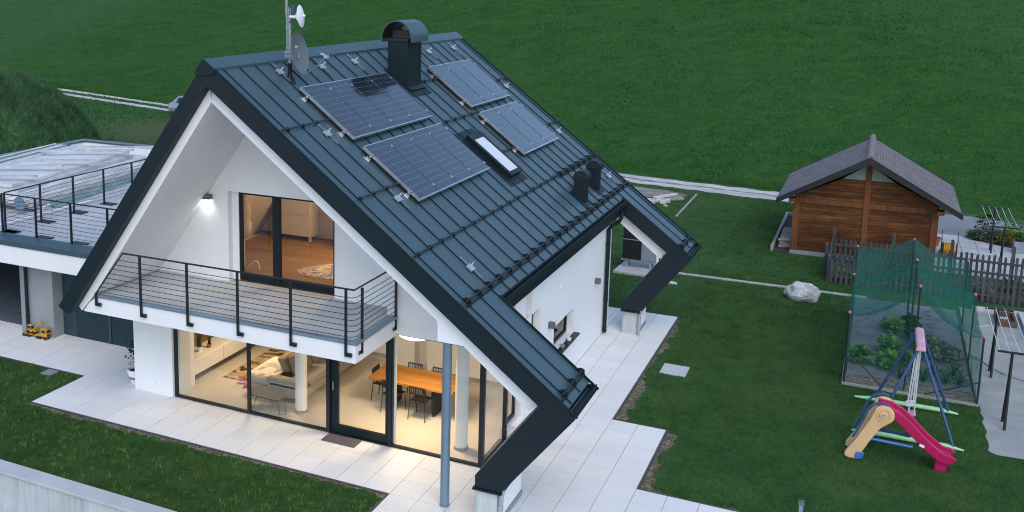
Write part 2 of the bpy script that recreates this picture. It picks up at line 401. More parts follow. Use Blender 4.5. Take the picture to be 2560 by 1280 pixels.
emit('lamp_glow', (1, .86, .66), 3.2); emit('cool_glow', (1, .98, .88), 3.5)
# ------------------------------------------------------------------ camera
CAM = Vector((11.9408, -16.4146, 9.8160))
yaw, pit, rol = R(27.194), R(9.5095), R(.2787)
fw = Vector((-math.sin(yaw) * math.cos(pit), math.cos(yaw) * math.cos(pit), -math.sin(pit)))
rt = Vector((math.cos(yaw), math.sin(yaw), 0)); up = rt.cross(fw)
r2 = rt * math.cos(rol) + up * math.sin(rol); u2 = up * math.cos(rol) - rt * math.sin(rol)
cd = D.cameras.new('camera'); cam = D.objects.new('camera', cd); COL.objects.link(cam)
cam.matrix_world = Matrix(((r2.x, u2.x, -fw.x, CAM.x), (r2.y, u2.y, -fw.y, CAM.y), (r2.z, u2.z, -fw.z, CAM.z), (0, 0, 0, 1)))
cd.sensor_width = 36; cd.lens = 2534.897 / 2560 * 36
cd.shift_x = (1280 - 904.69) / 2560; cd.shift_y = -(640 - 382.05) / 2560      # shift lens, as the photo is a crop
cd.clip_start = .3; cd.clip_end = 2000
SC.camera = cam

# ------------------------------------------------------------------ house
ZR = 8.267; TH = R(37.373); cT, sT, tT = math.cos(TH), math.sin(TH), math.tan(TH)
tL = 1.364
def RP(s, y, h=0): return Vector((s * cT + h * sT, y, ZR - s * sT + h * cT))
YB = 13.17; YM0, YM1 = 1.47, 11.63
house = thing('house', (0, 0, 0), 'white house with steep dark metal roof, kinked roof arms and lit glass front', 'house')

def zi(x, z0=7.79): return z0 - .757 * x          # under side of the dark fascia band
# --- roof: right slope (with its two long arms), left slope
m = MB()
xm = 7.22 * cT
m.prism([(0, ZR), (xm, ZR - tT * xm), (xm - .05, ZR - tT * xm - .30), (0.03, 7.79)], 'y', YM0, YM1)
xa, xt = 9.48 * cT, 7.693
arm = [(0, ZR), (xa, ZR - tT * xa), (xa - .02, ZR - tT * xa - .09), (xt - .04, 2.36), (6.38, .69), (5.88, .70), (5.88, .93), (7.03, 2.49), (0.03, 7.79)]
m.prism(arm, 'y', 0, YM0); m.prism(arm, 'y', YM1, YB)
roof = m.build('roof', ['roof_metal'], house)
m = MB(); m.prism([(0, ZR), (.03, 7.79), (-3.61, 2.78), (-3.84, 2.47), (-4.04, 2.54), (-4.15, 2.61)], 'y', 0, YB); m.build('left_roof_slope', 'dark_metal', house)
# standing seams of the right slope and the light edge trims
m = MB()
ys = [.3 + .5745 * k for k in range(23)]
for k, y in enumerate(ys):
    if y > YB - .1: continue
    s1 = 9.47 if (y < YM0 or y > YM1) else 7.22
    a, b = RP(.22, y, .0), RP(s1, y, .0); n = Vector((sT, 0, cT)) * .011
    m.obox((a + b) / 2 + n, (b - a) / 2, (0, .007, 0), n)
for y0, s1 in ((0.0, 9.69), (YB - .03, 9.69)):
    a, b = RP(.2, y0 + .015, .0), RP(s1, y0 + .015, .0); n = Vector((sT, 0, cT)) * .022
    m.obox((a + b) / 2 + n, (b - a) / 2, (0, .014, 0), n)
for y0 in (YM0 - .012, YM1 + .012):
    a, b = RP(7.2, y0, 0), RP(9.69, y0, 0); n = Vector((sT, 0, cT)) * .022
    m.obox((a + b) / 2 + n, (b - a) / 2, (0, .014, 0), n)
m.build('standing_seam', 'dark_metal', roof)  # darker than the slope: shade of the seam sides put into the colour
# fascia: boards of the roof metal on the gable ends, shade put into their colour (joints every metre and a bit)
def fascia(y0, y1, side):
    out = [(0, ZR), (7.36, ZR - tT * 7.36), (7.69, 2.385), (6.38, .70), (5.88, .70), (5.88, .93), (7.03, 2.49), (.03, 7.79)]
    if side: out += [(-3.61, 2.78), (-3.84, 2.47), (-4.04, 2.54), (-4.15, 2.61)]
    m = MB().prism(out, 'y', y0, y1)
    def seam(p, q):
        p, q = Vector((p[0], y0, p[1])), Vector((q[0], y0, q[1])); d = (q - p) / 2; w_ = Vector((-d.z, 0, d.x)).normalized() * .005
        m.obox((p + q) / 2, d, (0, .0015, 0), w_, 1)
    for k in range(6):
        x = .45 + 1.18 * k; seam((x, ZR - tT * x - .01), (x - .235, zi(x - .235) + .01))
        if side and k < 5: x = .5 + .72 * k; seam((-x, ZR - tL * x - .01), (-x + .25, 7.79 - 1.376 * (x - .25) + .01))
    o0, o1, i0, i1 = Vector((7.69, 2.385)), Vector((6.38, .69)), Vector((7.03, 2.49)), Vector((5.88, .93))
    for t_ in (.12, .52): seam(o0.lerp(o1, t_), i0.lerp(i1, t_))
    seam((7.03, 2.49), (7.36, 2.64))
    m.build('fascia', ['dark_metal', 'black_plastic'], house)
fascia(-.014, -.002, True); fascia(YM1 - .014, YM1 - .002, False)
# cap flashing of the kinked leg on each pier
for y0 in (-.05, YM1 - .05):
    MB().box(5.84, 6.40, y0, y0 + 1.5, .655, .69).build('foot_flashing', 'dark_metal', house)
# ridge cap with front end
m = MB(); rc = .25
m.prism([(-.19, ZR + .06 - .19 * 1.3), (0, 8.33), (.24, 8.33 - .24 * .76), (.24, 8.04), (.2, 8.075), (0, ZR + .01), (-.17, 7.98)], 'y', -.03, YB + .05)
m.build('ridge_cap', 'roof_metal', house)
m = MB(); m.prism([(-.2, 8.075), (-.19, 8.09), (0, 8.33), (.25, 8.14), (.25, 8.04), (.0, 7.99), (-.2, 8.0)], 'y', -.05, -.031); m.build('ridge_end', 'dark_metal', house)
# gutters
m = MB()
def gutter(m, s, y0, y1, w=.17, dep=.15):
    p = RP(s, 0); x, z = p.x, p.z
    m.box(x - .02, x + .005, y0, y1, z - dep, z - .03)
    m.box(x + .005, x + w, y0, y1, z - dep, z - dep + .02)
    m.box(x + w - .02, x + w, y0, y1, z - dep + .02, z - .01)
    m.box(x + .005, x + w - .02, y0, y0 + .015, z - dep + .02, z - .03); m.box(x + .005, x + w - .02, y1 - .015, y1, z - dep + .02, z - .03)
gutter(m, 7.2, YM0 + .02, YM1 - .02)
gutm = m; m.box(xm - .3, xm - .02, YM0 + .02, YM1 - .02, 3.42, 3.60)
gutm.build('gutter', 'dark_metal', house)
for y0, y1 in ((.02, YM0 - .04), (YM1 + .02, YB - .04)):
    m = MB(); gutter(m, 9.47, y0, y1, .17, .13); m.build('gutter', 'dark_metal', house)
# snow guard rails: (slope distance, y from, y to, doubled)
def snow_rail(s, y0, y1, twin):
    m = MB(); offs = ((.07, .035), (.0, .10)) if twin else ((.0, .06),)
    for ds, h in offs: m.tube([RP(s + ds, y0, h), RP(s + ds, y1, h)], .017, 8)
    for y in ys:
        if y0 - .05 < y < y1 + .05:
            if twin:
                pts = [(-.11, .012), (-.05, .105), (.02, .125), (.09, .05), (.11, .012)]
                a = [RP(s + q[0], y - .007, q[1]) for q in pts]; b = [RP(s + q[0], y + .007, q[1]) for q in pts]
                m.add(a + b, [(0, 1, 2, 3, 4), (9, 8, 7, 6, 5)] + [(i, (i + 1) % 5, 5 + (i + 1) % 5, 5 + i) for i in range(5)])
            else:
                c = RP(s, y, .04); m.obox(c, Vector((cT, 0, -sT)) * .04, (0, .009, 0), Vector((sT, 0, cT)) * .04)
    m.build('snow_rail', 'black_metal', roof)
for a in ((6.93, .14, 13.12, 1), (9.25, .08, 1.45, 1), (9.25, 11.72, 13.1, 1), (5.68, .1, 9.4, 0), (5.68, 9.4, 13.1, 1), (4.15, .3, 2.05, 0), (2.15, .05, 2.1, 0),
          (3.05, 6.45, 8.86, 0), (1.65, 7.6, 8.8, 0), (2.17, 12.1, 13.3, 0), (4.19, 12.2, 13.25, 0), (4.43, 7.7, 8.77, 0)): snow_rail(*a)
# skylight
n = Vector((sT, 0, cT)); ds = Vector((cT, 0, -sT))
def slab(m, s0, s1, y0, y1, h0, h1, mi=0):
    m.obox(RP((s0 + s1) / 2, (y0 + y1) / 2, (h0 + h1) / 2), ds * (s1 - s0) / 2, (0, (y1 - y0) / 2, 0), n * (h1 - h0) / 2, mi)
m = MB(); slab(m, 3.44, 5.36, 6.40, 7.62, .003, .012); slab(m, 3.66, 5.13, 6.70, 7.50, .0, .10)
slab(m, 3.66, 3.85, 6.66, 7.54, .10, .14); slab(m, 5.02, 5.14, 6.66, 7.54, .10, .13)
slab(m, 3.85, 5.02, 6.66, 6.78, .10, .13); slab(m, 3.85, 5.02, 7.42, 7.54, .10, .13)
sky_l = m.build('skylight', 'dark_metal', house, bevel=.01)
m = MB(); slab(m, 3.85, 5.02, 6.78, 7.42, .10, .115); m.build('pane', 'frosted', sky_l)
# chimney with arched hood
m = MB(); m.prism([(.84, 8.43), (1.38, 8.43), (1.38, ZR - tT * 1.38 - .05), (.84, ZR - tT * .84 - .05)], 'y', 6.60, 7.45)
slab(m, .98, 2.05, 6.48, 7.58, .003, .014); slab(m, 1.72, 1.86, 6.56, 7.5, .012, .05)
ch = m.build('chimney', 'dark_metal', house)
m = MB(); m.box(.80, 1.42, 6.55, 7.50, 8.40, 8.45); m.box(.87, 1.35, 6.80, 7.25, 8.45, 8.66)
m.build('chimney_cap', 'black_metal', ch)
m = MB(); N = 18
for i in range(N):
    a0, a1 = PI * i / N, PI * (i + 1) / N
    r0, r1 = .395, .415
    P = lambda r, a: (1.11 - r * math.cos(a), 8.46 + r * 1.06 * math.sin(a))
    m.prism([P(r0, a0), P(r0, a1), P(r1, a1), P(r1, a0)], 'y', 6.50, 7.55)
m.box(.695, .715, 6.5, 7.55, 8.36, 8.46); m.box(1.505, 1.525, 6.5, 7.55, 8.36, 8.46)
hd = m.build('chimney_hood', 'roof_metal', ch, smooth=True)
m = MB()
for i in range(N):
    a0, a1 = PI * i / N, PI * (i + 1) / N; P = lambda r, a: (1.11 - r * math.cos(a), 8.46 + r * 1.06 * math.sin(a))
    m.prism([P(.385, a0), P(.385, a1), P(.393, a1), P(.393, a0)], 'y', 6.505, 7.545)
m.build('hood_inner_shade', 'black_plastic', hd)  # black sheet added to stand for the shade inside the hood
# two vent cowls low on the slope
for (sv, yv) in ((6.52, 9.28), (6.45, 10.78)):
    m = MB(); b = RP(sv, yv); x0, z0 = b.x, b.z
    zt = z0 + .52
    m.box(x0 - .17, x0 + .15, yv - .13, yv + .14, z0 - .16, zt)
    for i in range(12):
        a0, a1 = PI * i / 12, PI * (i + 1) / 12; P = lambda r, a: (x0 - .01 - r * math.cos(a), zt + r * math.sin(a))
        m.prism([P(0, 0), P(.2, a0), P(.2, a1)], 'y', yv - .10, yv + .27)
    m.box(x0 - .21, x0 + .19, yv - .10, yv + .27, zt - .05, zt)
    slab(m, sv - .3, sv + .3, yv - .3, yv + .3, .003, .012)
    vb = m.build('roof_vent', 'dark_metal', house)
    m = MB()
    for i in range(10):
        a0, a1 = PI * i / 10, PI * (i + 1) / 10; P = lambda r, a: (x0 - .01 - r * math.cos(a), zt + r * math.sin(a))
        m.prism([P(0, 0), P(.17, a0), P(.17, a1)], 'y', yv - .108, yv - .101)
    m.build('vent_opening', 'black_plastic', vb)

# --- white structure under the roof
m = MB()
def wi(x): return 7.44 - .757 * x
fr = [(0.03, 7.775), (5.42, 7.775 - .757 * 5.39), (5.42, wi(5.42)), (0, 7.44)]
m.prism(fr, 'y', .2, 12.0)
for y0, y1 in ((.2, 1.42), (YM1 + .2, YB - .1)):
    m.prism([(5.423, 7.775 - .757 * 5.39), (7.0, 2.495), (6.95, 2.42), (6.79, 2.27), (5.423, wi(5.42))], 'y', y0, y1)
m.prism([(-.02, 7.775), (0, 7.44), (-3.26, 2.96), (-3.66, 2.52), (-3.80, 2.68), (-3.62, 2.77)], 'y', .2, 12.0)
# corbel over the steel column, front face flush
m.prism([(4.99, 3.665), (5.0, 3.28), (5.52, 3.265)], 'y', .201, 1.42)
m.build('gable_frame', 'white_render', house)
m = MB()
# ground floor outer walls
m.box(-3.71, -2.56, 1.98, 2.85, 0, 2.52); m.build('front_wall', 'white_render', house); m = MB()
m.prism([(2.05, 2.54), (2.22, 2.54), (2.22, 5.0), (2.05, 5.0)], 'x', 3.29, 3.292) if 0 else None
gp = [(3.29, 2.54), (5.30, 2.54), (5.30, wi(5.3) + .02), (3.29, wi(3.29) + .02)]
m.prism(gp, 'y', 2.05, 2.28)
m.build('front_wall', 'white_render', house)
# balcony back wall with the window opening (x -1.25..1.55, z 2.95..5.08)
m = MB(); lw = lambda z: -(7.44 - z) / 1.374; rw = lambda z: (7.44 - z) / .757
m.prism([(lw(2.9), 2.9), (-1.25, 2.9), (-1.25, 5.08), (lw(5.08), 5.08)], 'y', 2.52, 2.80)
m.prism([(1.55, 2.9), (3.29, 2.9), (3.29, wi(3.29)), (rw(5.08), 5.08), (1.55, 5.08)], 'y', 2.52, 2.80)
m.prism([(lw(5.08), 5.082), (rw(5.08), 5.082), (0, 7.44)], 'y', 2.52, 2.80)
m.box(3.07, 3.288, 2.06, 2.519, 2.9, wi(3.29) + .05)
m.build('balcony_wall', 'white_render', house)
# right side wall with two deep windows
m = MB(); Xw, Xi = 5.40, 5.12; zt_ = 3.60
def wy(y0, y1, z0, z1): m.box(Xi, Xw, y0, y1, z0, z1)
wy(4.65, 12.0, 0, 1.0); wy(4.65, 12.0, 2.53, zt_)
wy(5.32, 6.46, 1.0, 2.53); wy(8.21, 12.0, 1.0, 2.53); wy(6.46, 8.21, 1.67, 2.53); wy(3.5, 4.2, 2.2, zt_); wy(3.5, 4.65, 0, .26); wy(4.2, 4.65, .26, 2.53) ; wy(3.5,4.2,1.9,2.2)
m.prism([(-3.7, 0), (Xi, 0), (Xi, 3.6), (3.0, 5.2), (-1.6, 5.2), (-3.7, 2.7)], 'y', 11.72, 11.99)
m.build('side_wall', 'white_render', house)
m = MB(); m.box(5.15, 5.56, 6.42, 8.30, .955, .995); m.build('window_sill', 'black_metal', house)
m = MB(); m.box(5.14, 5.44, 3.47, 4.62, .262, .29); m.build('window_sill', 'white_paint', house)
def side_window(y0, y1, z0, z1, x=5.17):
    m = MB(); w = .07
    m.box(x, x + .06, y0, y0 + w, z0, z1); m.box(x, x + .06, y1 - w, y1, z0, z1); m.box(x, x + .06, y0 + w, y1 - w, z0, z0 + w); m.box(x, x + .06, y0 + w, y1 - w, z1 - w, z1)
    o = m.build('window', 'black_metal', house); MB().add([(x + .03, y0 + w, z0 + w), (x + .03, y1 - w, z0 + w), (x + .03, y1 - w, z1 - w), (x + .03, y0 + w, z1 - w)], [(0, 1, 2, 3)]).build('pane', 'glass', o, closed=False); return o
side_window(4.66, 5.31, 1.01, 2.52); side_window(6.47, 8.20, 1.01, 1.66); side_window(3.52, 4.19, .30, 1.89)
# rear wall corner post and oval vent
m = MB(); m.lathe([(0, .0), (.085, .0), (.09, .015), (.05, .03), (0, .03)], (5.401, 6.97, 2.57), 20, M=Matrix.Rotation(PI / 2, 3, 'Y')); m.build('wall_vent', 'white_paint', house, smooth=True)
m = MB(); m.box(-3.24, -3.11 + .04, 1.968, 1.979, .27, .37) if 0 else m.box(-3.15, -3.05, 1.966, 1.979, .27, .37); m.box(-3.13, -3.07, 1.960, 1.966, .29, .35); m.build('wall_socket', 'white_paint', house)
# downpipes
m = MB(); m.tube([(5.80, 11.35, 3.60), (5.80, 11.33, 3.42), (5.74, 11.31, 3.30), (5.55, 11.30, 3.17), (5.48, 11.30, 3.05), (5.48, 11.29, .06)], .055, 12)
for z in (2.6, 1.0, .1): m.cyl(5.48, 11.29, z, z + .05, .066, 12)
m.build('downpipe', 'dark_metal', house, smooth=True)
for y in (.06, YM1 + .02):
    m = MB(); m.tube([(6.40, y + .02, .72), (6.37, y - .005, .60), (6.36, y - .01, .02)], .045, 12); m.cyl(6.36, y - .01, .30, .42, .056, 12); m.build('downpipe', 'pvc_grey', house, smooth=True)
# concrete piers of the roof arms
for y0, y1 in ((.02, 1.38), (YM1 + .04, 12.75)):
    m = MB(); m.box(5.885, 6.30, y0, y1, -.2, .655); m.build('pier', 'wall_concrete', house, bevel=.008)
    MB().box(6.302, 6.318, y0 + .10, y1, .10, .65).build('pier_panel', 'white_render', house)
    MB().box(6.302, 6.34, y0 + .10, y1 + .02, 0, .095).build('pier_skirting', 'grey_paint', house)
# steel column at the front
m = MB(); m.cyl(5.16, .30, 0, 3.30, .088, 32); m.cyl(5.16, .30, 0.001, .03, .098, 32); m.build('steel_column', 'steel_blue', house, smooth=True)
# balcony slab, floor and lip
m = MB(); m.prism([(-3.60, 2.52), (3.29, 2.52), (3.29, 2.90), (-3.22, 2.90), (-3.45, 2.72)], 'y', .199, 2.52)
m.build('balcony_slab', 'white_render', house)
m = MB(); m.box(-3.25, 3.29, .32, 2.52, 2.902, 2.93); m.build('balcony_floor', 'slab_concrete', house)
m = MB(); m.box(-3.27, 3.33, .165, .318, 2.90, 2.955); m.box(3.18, 3.33, .318, 2.05, 2.90, 2.955); m.build('balcony_edge', 'steel_blue', house, bevel=.012)

# --- ground floor glazing
def rect_frame(m, x0, x1, z0, z1, y0, y1, wl, wr, wb, wt):
    m.box(x0, x0 + wl, y0, y1, z0, z1); m.box(x1 - wr, x1, y0, y1, z0, z1)
    m.box(x0 + wl, x1 - wr, y0, y1, z0, z0 + wb); m.box(x0 + wl, x1 - wr, y0, y1, z1 - wt, z1)
def ypane(x0, x1, y, z0, z1, name, mat, par): return MB().add([(x0, y, z0), (x1, y, z0), (x1, y, z1), (x0, y, z1)], [(0, 1, 2, 3)]).build(name, mat, par, closed=False)
def xpane(x, y0, y1, z0, z1, name, mat, par): return MB().add([(x, y0, z0), (x, y1, z0), (x, y1, z1), (x, y0, z1)], [(0, 1, 2, 3)]).build(name, mat, par, closed=False)
def glazing(x0, x1, z0, z1, y0, y1, wl, wr, wb, wt, name='window', glass='glass', mat='black_metal'):
    m = MB(); rect_frame(m, x0, x1, z0, z1, y0, y1, wl, wr, wb, wt); o = m.build(name, mat, house)
    ym = (y0 + y1) / 2; ypane(x0 + wl, x1 - wr, ym, z0 + wb, z1 - wt, 'pane', glass, o); return o
ZT = 2.52
glazing(-2.56, -.45, 0, ZT, 2.05, 2.12, .07, .035, .055, .05); glazing(-.448, 1.655, 0, ZT, 2.05, 2.12, .035, .06, .055, .05)
sd = glazing(1.70, 3.13, 0.03, ZT, 2.09, 2.17, .17, .10, .17, .06, 'sliding_door', mat='dark_metal')
MB().box(1.75, 1.775, 2.06, 2.09, 1.0, 1.2).build('handle', 'alu', sd)
m = MB(); m.box(1.657, 1.695, 2.03, 2.20, 0, ZT); m.box(3.132, 3.19, 2.03, 2.20, 0, ZT); m.box(1.695, 3.132, 2.03, 2.18, 0, .028); m.build('door_post', 'black_metal', house)
glazing(3.192, 5.20, 0, ZT + .02, 2.05, 2.12, .02, .03, .05, .012)
m = MB(); m.box(5.202, 5.275, 2.052, 2.14, 0, ZT); m.box(5.20, 5.29, 3.42, 3.50, 0, ZT); m.box(5.22, 5.28, 2.14, 3.42, 0, .05); m.build('corner_post', 'black_metal', house)
xpane(5.25, 2.14, 3.42, .05, ZT, 'window', 'glass', house)
m = MB(); m.box(3.215, 3.26, 2.125, 2.16, .05, ZT - .05); m.build('blind_guide', 'white_paint', house)
# --- balcony window, set back in its opening
m = MB(); m.box(-1.07, -1.0, 2.70, 2.78, 2.95, 5.08); m.box(-.15, .03, 2.68, 2.78, 2.95, 5.08); m.box(1.42, 1.549, 2.70, 2.78, 2.95, 5.08)
for a, b in ((-1.0, -.15), (.03, 1.42)): m.box(a, b, 2.70, 2.78, 2.95, 3.10); m.box(a, b, 2.70, 2.78, 5.0, 5.08)
bw = m.build('balcony_window', 'dark_metal', house)
for a, b in ((-1.0, -.15), (.03, 1.42)): ypane(a, b, 2.74, 3.10, 5.0, 'pane', 'glass_upper', bw)
MB().box(-1.25, -1.071, 2.68, 2.78, 2.93, 5.081).build('window_reveal', 'white_render', house)
# --- louvred screen beside the entry
m = MB(); m.box(-8.03, -7.55, 4.12, 4.2, 0, 2.3); m.box(-6.37, -6.29, 4.09, 4.2, 0, 2.3); m.box(-3.72, -3.66, 4.09, 4.2, 0, 2.3); m.box(-7.55, -3.72, 4.16, 4.22, 0, 2.3)
for k in range(36):
    z = .03 + k * .063
    m.prism([(4.10, z), (4.15, z + .05), (4.158, z + .05), (4.158, z)], 'x', -7.55, -6.372); m.prism([(4.10, z), (4.15, z + .05), (4.158, z + .05), (4.158, z)], 'x', -6.288, -3.722)
m.build('louvre_screen', 'louvre_metal', house)
MB().box(-3.70, -3.45, 2.85, 12.0, 0, 2.5).build('left_wall', 'white_render', house)

# --- rooms behind the glass
m = MB(); m.box(-3.44, 5.11, 2.0, 9.0, -.15, .0); m.build('ground_floor', 'floor_tile', house)
m = MB(); m.box(-3.45, 5.11, 2.125, 11.7, 2.535, 2.89); m.build('room_ceiling', 'cream_wall', house)
m = MB(); m.box(-3.44, .2, 8.9, 9.0, 0, 2.53); m.box(.1, .2, 6.8, 8.9, 0, 2.53); m.box(.2, 2.15, 6.75, 6.85, 0, 2.53); m.box(2.15, 2.3, 6.35, 6.85, 0, 2.53); m.box(2.3, 5.1, 6.3, 6.4, 0, 2.53)
m.box(1.05, 1.75, 6.45, 6.748, 0, 2.53); m.build('room_wall', 'cream_wall', house)
MB().box(-3.44, -3.20, 2.86, 8.9, 0.001, 2.53).build('panel_wall', 'panel_wood', house)
MB().box(-2.555, -2.42, 2.13, 2.5, 0, 2.53).build('wall_return', 'cream_wall', house)
m = MB(); m.obox((1.95, 6.70, 1.55), (.42, 0, .30), (0, .03, 0), (-.03, 0, .05)); m.build('stair_rail', 'lamp_grey', house)
m = MB(); m.box(2.3, 5.1, 6.285, 6.299, .001, .09); m.box(.2, 1.05, 6.735, 6.749, .001, .09); m.build('skirting', 'grey_timber', house)
for cx, cy in ((.56, 2.72), (4.545, 2.68)):
    m = MB(); m.cyl(cx, cy, 0.06, 2.53, .140, 32); o = m.build('interior_column', 'white_furn', house, smooth=True)
    m = MB(); m.cyl(cx, cy, .001, .07, .152, 32); m.build('base_ring', 'grey_timber', o, smooth=True)
# upper room
m = MB(); m.box(-3.0, 4.9, 2.82, 9.5, 2.892, 2.95); m.build('upper_floor', 'oak_floor', house)
m = MB(); m.prism([(lw(2.95), 2.951), (.2, 2.951), (.2, 5.6), (lw(5.6), 5.6)], 'y', 7.0, 7.1); m.box(.2, .3, 5.9, 7.1, 2.951, 5.6)
m.box(.72, .80, 7.4, 9.4, 2.951, 5.5); m.prism([(-.2, 2.951), (4.0, 2.951), (4.0, 4.3), (2.4, 5.5), (-.2, 5.5)], 'y', 9.4, 9.5); m.build('room_wall', 'cream_wall', house)
# ------------------------------------------------------------------ on the house
# balcony railing (front + right return)
rail = thing('balcony_railing', (0, .15, 2.6), 'black steel railing with thin horizontal wires round the white balcony', 'railing')
m = MB(); HZ = 4.02
m.tube([(-2.38, .15, HZ), (3.28, .15, HZ), (3.28, 2.0, HZ)], .02, 8)
m.tube([(-2.38, .15, HZ), (-3.20, .15, 2.98)], .016, 8); m.build('handrail', 'black_metal', rail)
for k in range(8):
    z = 3.06 + k * .113; x0 = -3.14 + (z - 3.05) * .785
    MB().tube([(x0, .15, z), (3.10, .15, z), (3.22, .155, z + .004), (3.28, .25, z), (3.28, 2.0, z)], .007, 6).build('wire', 'black_metal', rail)
def rpost(x, y, z0, z1, dx, dy):
    m = MB(); m.box(x - .022, x + .022, y - .022, y + .022, z0, z1); 
    m.box(x + min(0, dx * .13), x + max(0, dx * .13) + .001, y - .02 + min(0, dy * .12), y + .02 + max(0, dy * .12), z0, z0 + .075); m.build('post', 'black_metal', rail)
for x in (-1.92, -.68, .59, 1.855, 3.10): rpost(x, .15, 2.66, 4.0, 1, 0)
rpost(-3.18, .15, 2.72, 3.02, 1, 0); rpost(3.30, .45, 2.66, 3.99, 0, -1); rpost(3.30, 1.99, 2.66, 4.0, 0, -1)

# solar panels
PW, PL = .998, 1.634
def make_panel(label):
    p = thing('solar_panel', (0, 0, 0), label, 'solar panel', 'solar panels on the dark roof')
    MB().box(.004, PW - .004, -PL + .004, -.004, .0, .028).build('cell_sheet', 'solar_cell', p)
    f = MB(); f.box(0, PW, -.022, 0, -.035, .032); f.box(0, PW, -PL, -PL + .022, -.035, .032)
    f.box(0, .006, -PL + .022, -.022, -.035, .031, 0); f.box(PW - .011, PW, -PL + .022, -.022, -.035, .032, 1); f.build('frame', ['alu', 'black_metal'], p, weld=True)
    for yy in (-.2, -PL + .2): MB().box(PW - .012, PW + .020, yy - .03, yy + .03, .02, .038).build('clamp', 'alu', p)
    return p
P0 = None
Mroof = Matrix(((0, -cT, sT, 0), (1, 0, 0, 0), (0, sT, cT, 0), (0, 0, 0, 1)))   # panel x along the ridge, -y down the slope
blocks = [(1.21, 1.955, 4, 'the array between mast and chimney'), (3.10, 1.955, 4, 'the array left of the skylight'),
          (1.26, 8.60, 3, 'the array right of the chimney'), (3.14, 8.57, 3, 'the array right of the skylight')]
nth = {4: ['the near end panel', 'second from the near end', 'third from the near end', 'the far end panel'], 3: ['the near end panel', 'the middle panel', 'the far end panel']}
for s, y, cnt, desc in blocks:
    for k in range(cnt):
        lab = 'black solar panel, %s of %s' % (nth[cnt][k], desc)
        if P0 is None: P0 = make_panel(lab); o = P0
        else: o = dup(P0, (0, 0, 0), None, lab)
        b = RP(s, y + k * (PW + .018), .115)
        o.matrix_world = Matrix.Translation(b) @ Mroof
    fr_ = thing('panel_rail', RP(s, y, .03), 'mounting rails with silver brackets under %s' % desc, 'mounting rail', 'mounting rails under the solar arrays')
    W_ = cnt * (PW + .013)
    for q in (.26, PL - .26):
        m = MB(); slab(m, s + q - .03, s + q + .03, y - .05, y + W_ + .03, .03, .075); m.build('rail', 'black_metal', fr_)
        m = MB(); slab(m, s + q - .05, s + q + .05, y - .10, y - .06, .012, .055); slab(m, s + q - .10, s + q + .06, y - .13, y - .03, .003, .014); slab(m, s + q - .03, s + q + .03, y - .05, y, .075, .15); m.build('bracket', 'alu', fr_)
        m = MB(); slab(m, s + .02, s + PL - .02, y + .02, y + .05, .02, .075) if q < .5 else slab(m, s + .05, s + PL - .05, y + W_ - .06, y + W_ - .03, .02, .075); m.build('skirt', 'black_plastic', fr_)

# roof safety anchors
AN = [(.60, 2.05, 'nearest the satellite mast below the ridge'), (.62, 3.84, 'behind the feed arm of the satellite dish'), (.61, 5.48, 'left of the chimney just below the ridge'),
      (2.48, 1.44, 'left of the upper front solar array'), (4.46, 1.50, 'left of the lower front solar array'), (6.44, 1.48, 'just above the lower snow rail near the front'),
      (.63, 9.94, 'right of the chimney below the ridge'), (.62, 11.8, 'at the rear end of the ridge'), (2.47, 12.4, 'right of the upper rear solar array'),
      (4.52, 12.44, 'right of the lower rear solar array'), (6.46, 12.35, 'beside the two vent cowls')]
A0 = None
for s, y, d in AN:
    lab = 'small galvanised roof anchor bracket ' + d
    if A0 is None:
        A0 = thing('roof_anchor', (0, 0, 0), lab, 'roof anchor', 'safety anchors on the roof')
        m = MB()
        for sx in (-1, 1):
            m.box(-.022, .022, sx * .17 - .13, sx * .17 + .13, .012, .045)
            for q in (-.08, 0, .08): m.cyl(0, sx * .17 + q, .045, .06, .012, 8)
        m.build('strap', 'galv', A0)
        m = MB(); m.box(-.13, .07, -.075, .075, .028, .058); m.cyl(.045, .03, .058, .12, .02, 10); m.tube([(.045 + .035 * math.cos(a * .6), .03, .12 + .035 * math.sin(a * .6)) for a in range(11)], .009, 6); m.build('eye_plate', 'alu', A0)
        o = A0
    else: o = dup(A0, (0, 0, 0), None, lab)
    yy = min(ys, key=lambda q: abs(q - y))
    o.matrix_world = Matrix.Translation(RP(s, y, .0)) @ Mroof

# antenna mast and dishes
mast = thing('antenna_mast', (.66, 2.16, 7.76), 'tall galvanised antenna mast standing on the roof near the front ridge', 'mast')
m = MB(); m.cyl(.66, 2.16, 8.05, 9.30, .032, 14); m.build('pole', 'pvc_grey', mast, smooth=True)
m = MB(); m.cyl(.66, 2.16, 7.60, 8.12, .045, 14); m.lathe([(.045, .0), (.12, -.16), (.13, -.2)], (.66, 2.16, 7.88), 16); m.build('pole_sleeve', 'dark_metal', mast, smooth=True)
m = MB(); m.tube([(.60, 2.15, 8.30), (.60, 2.15, 9.9)], .016, 10); m.build('whip_antenna', 'pvc_grey', mast, smooth=True)
m = MB()
for z in (8.42, 8.85): m.box(.585, .70, 2.12, 2.20, z, z + .045)
m.box(.56, .72, 2.10, 2.22, 8.24, 8.30); m.box(.56, .72, 2.10, 2.22, 8.33, 8.37); m.build('clamp', 'galv', mast)
m = MB(); m.tube([(.665, 2.15, 9.05), (.665, 2.15, 9.27), (.70, 2.15, 9.36), (.76, 2.14, 9.33), (.765, 2.14, 9.2), (.73, 2.13, 9.05), (.68, 2.12, 8.98)], .022, 10); m.build('cable_loop', 'blue_pipe', mast, smooth=True)
m = MB(); m.tube([(.575, 2.15, 9.6), (.56, 2.15, 9.3), (.585, 2.15, 9.05), (.60, 2.15, 8.95)], .008, 6); m.build('cable', 'pvc_grey', mast)
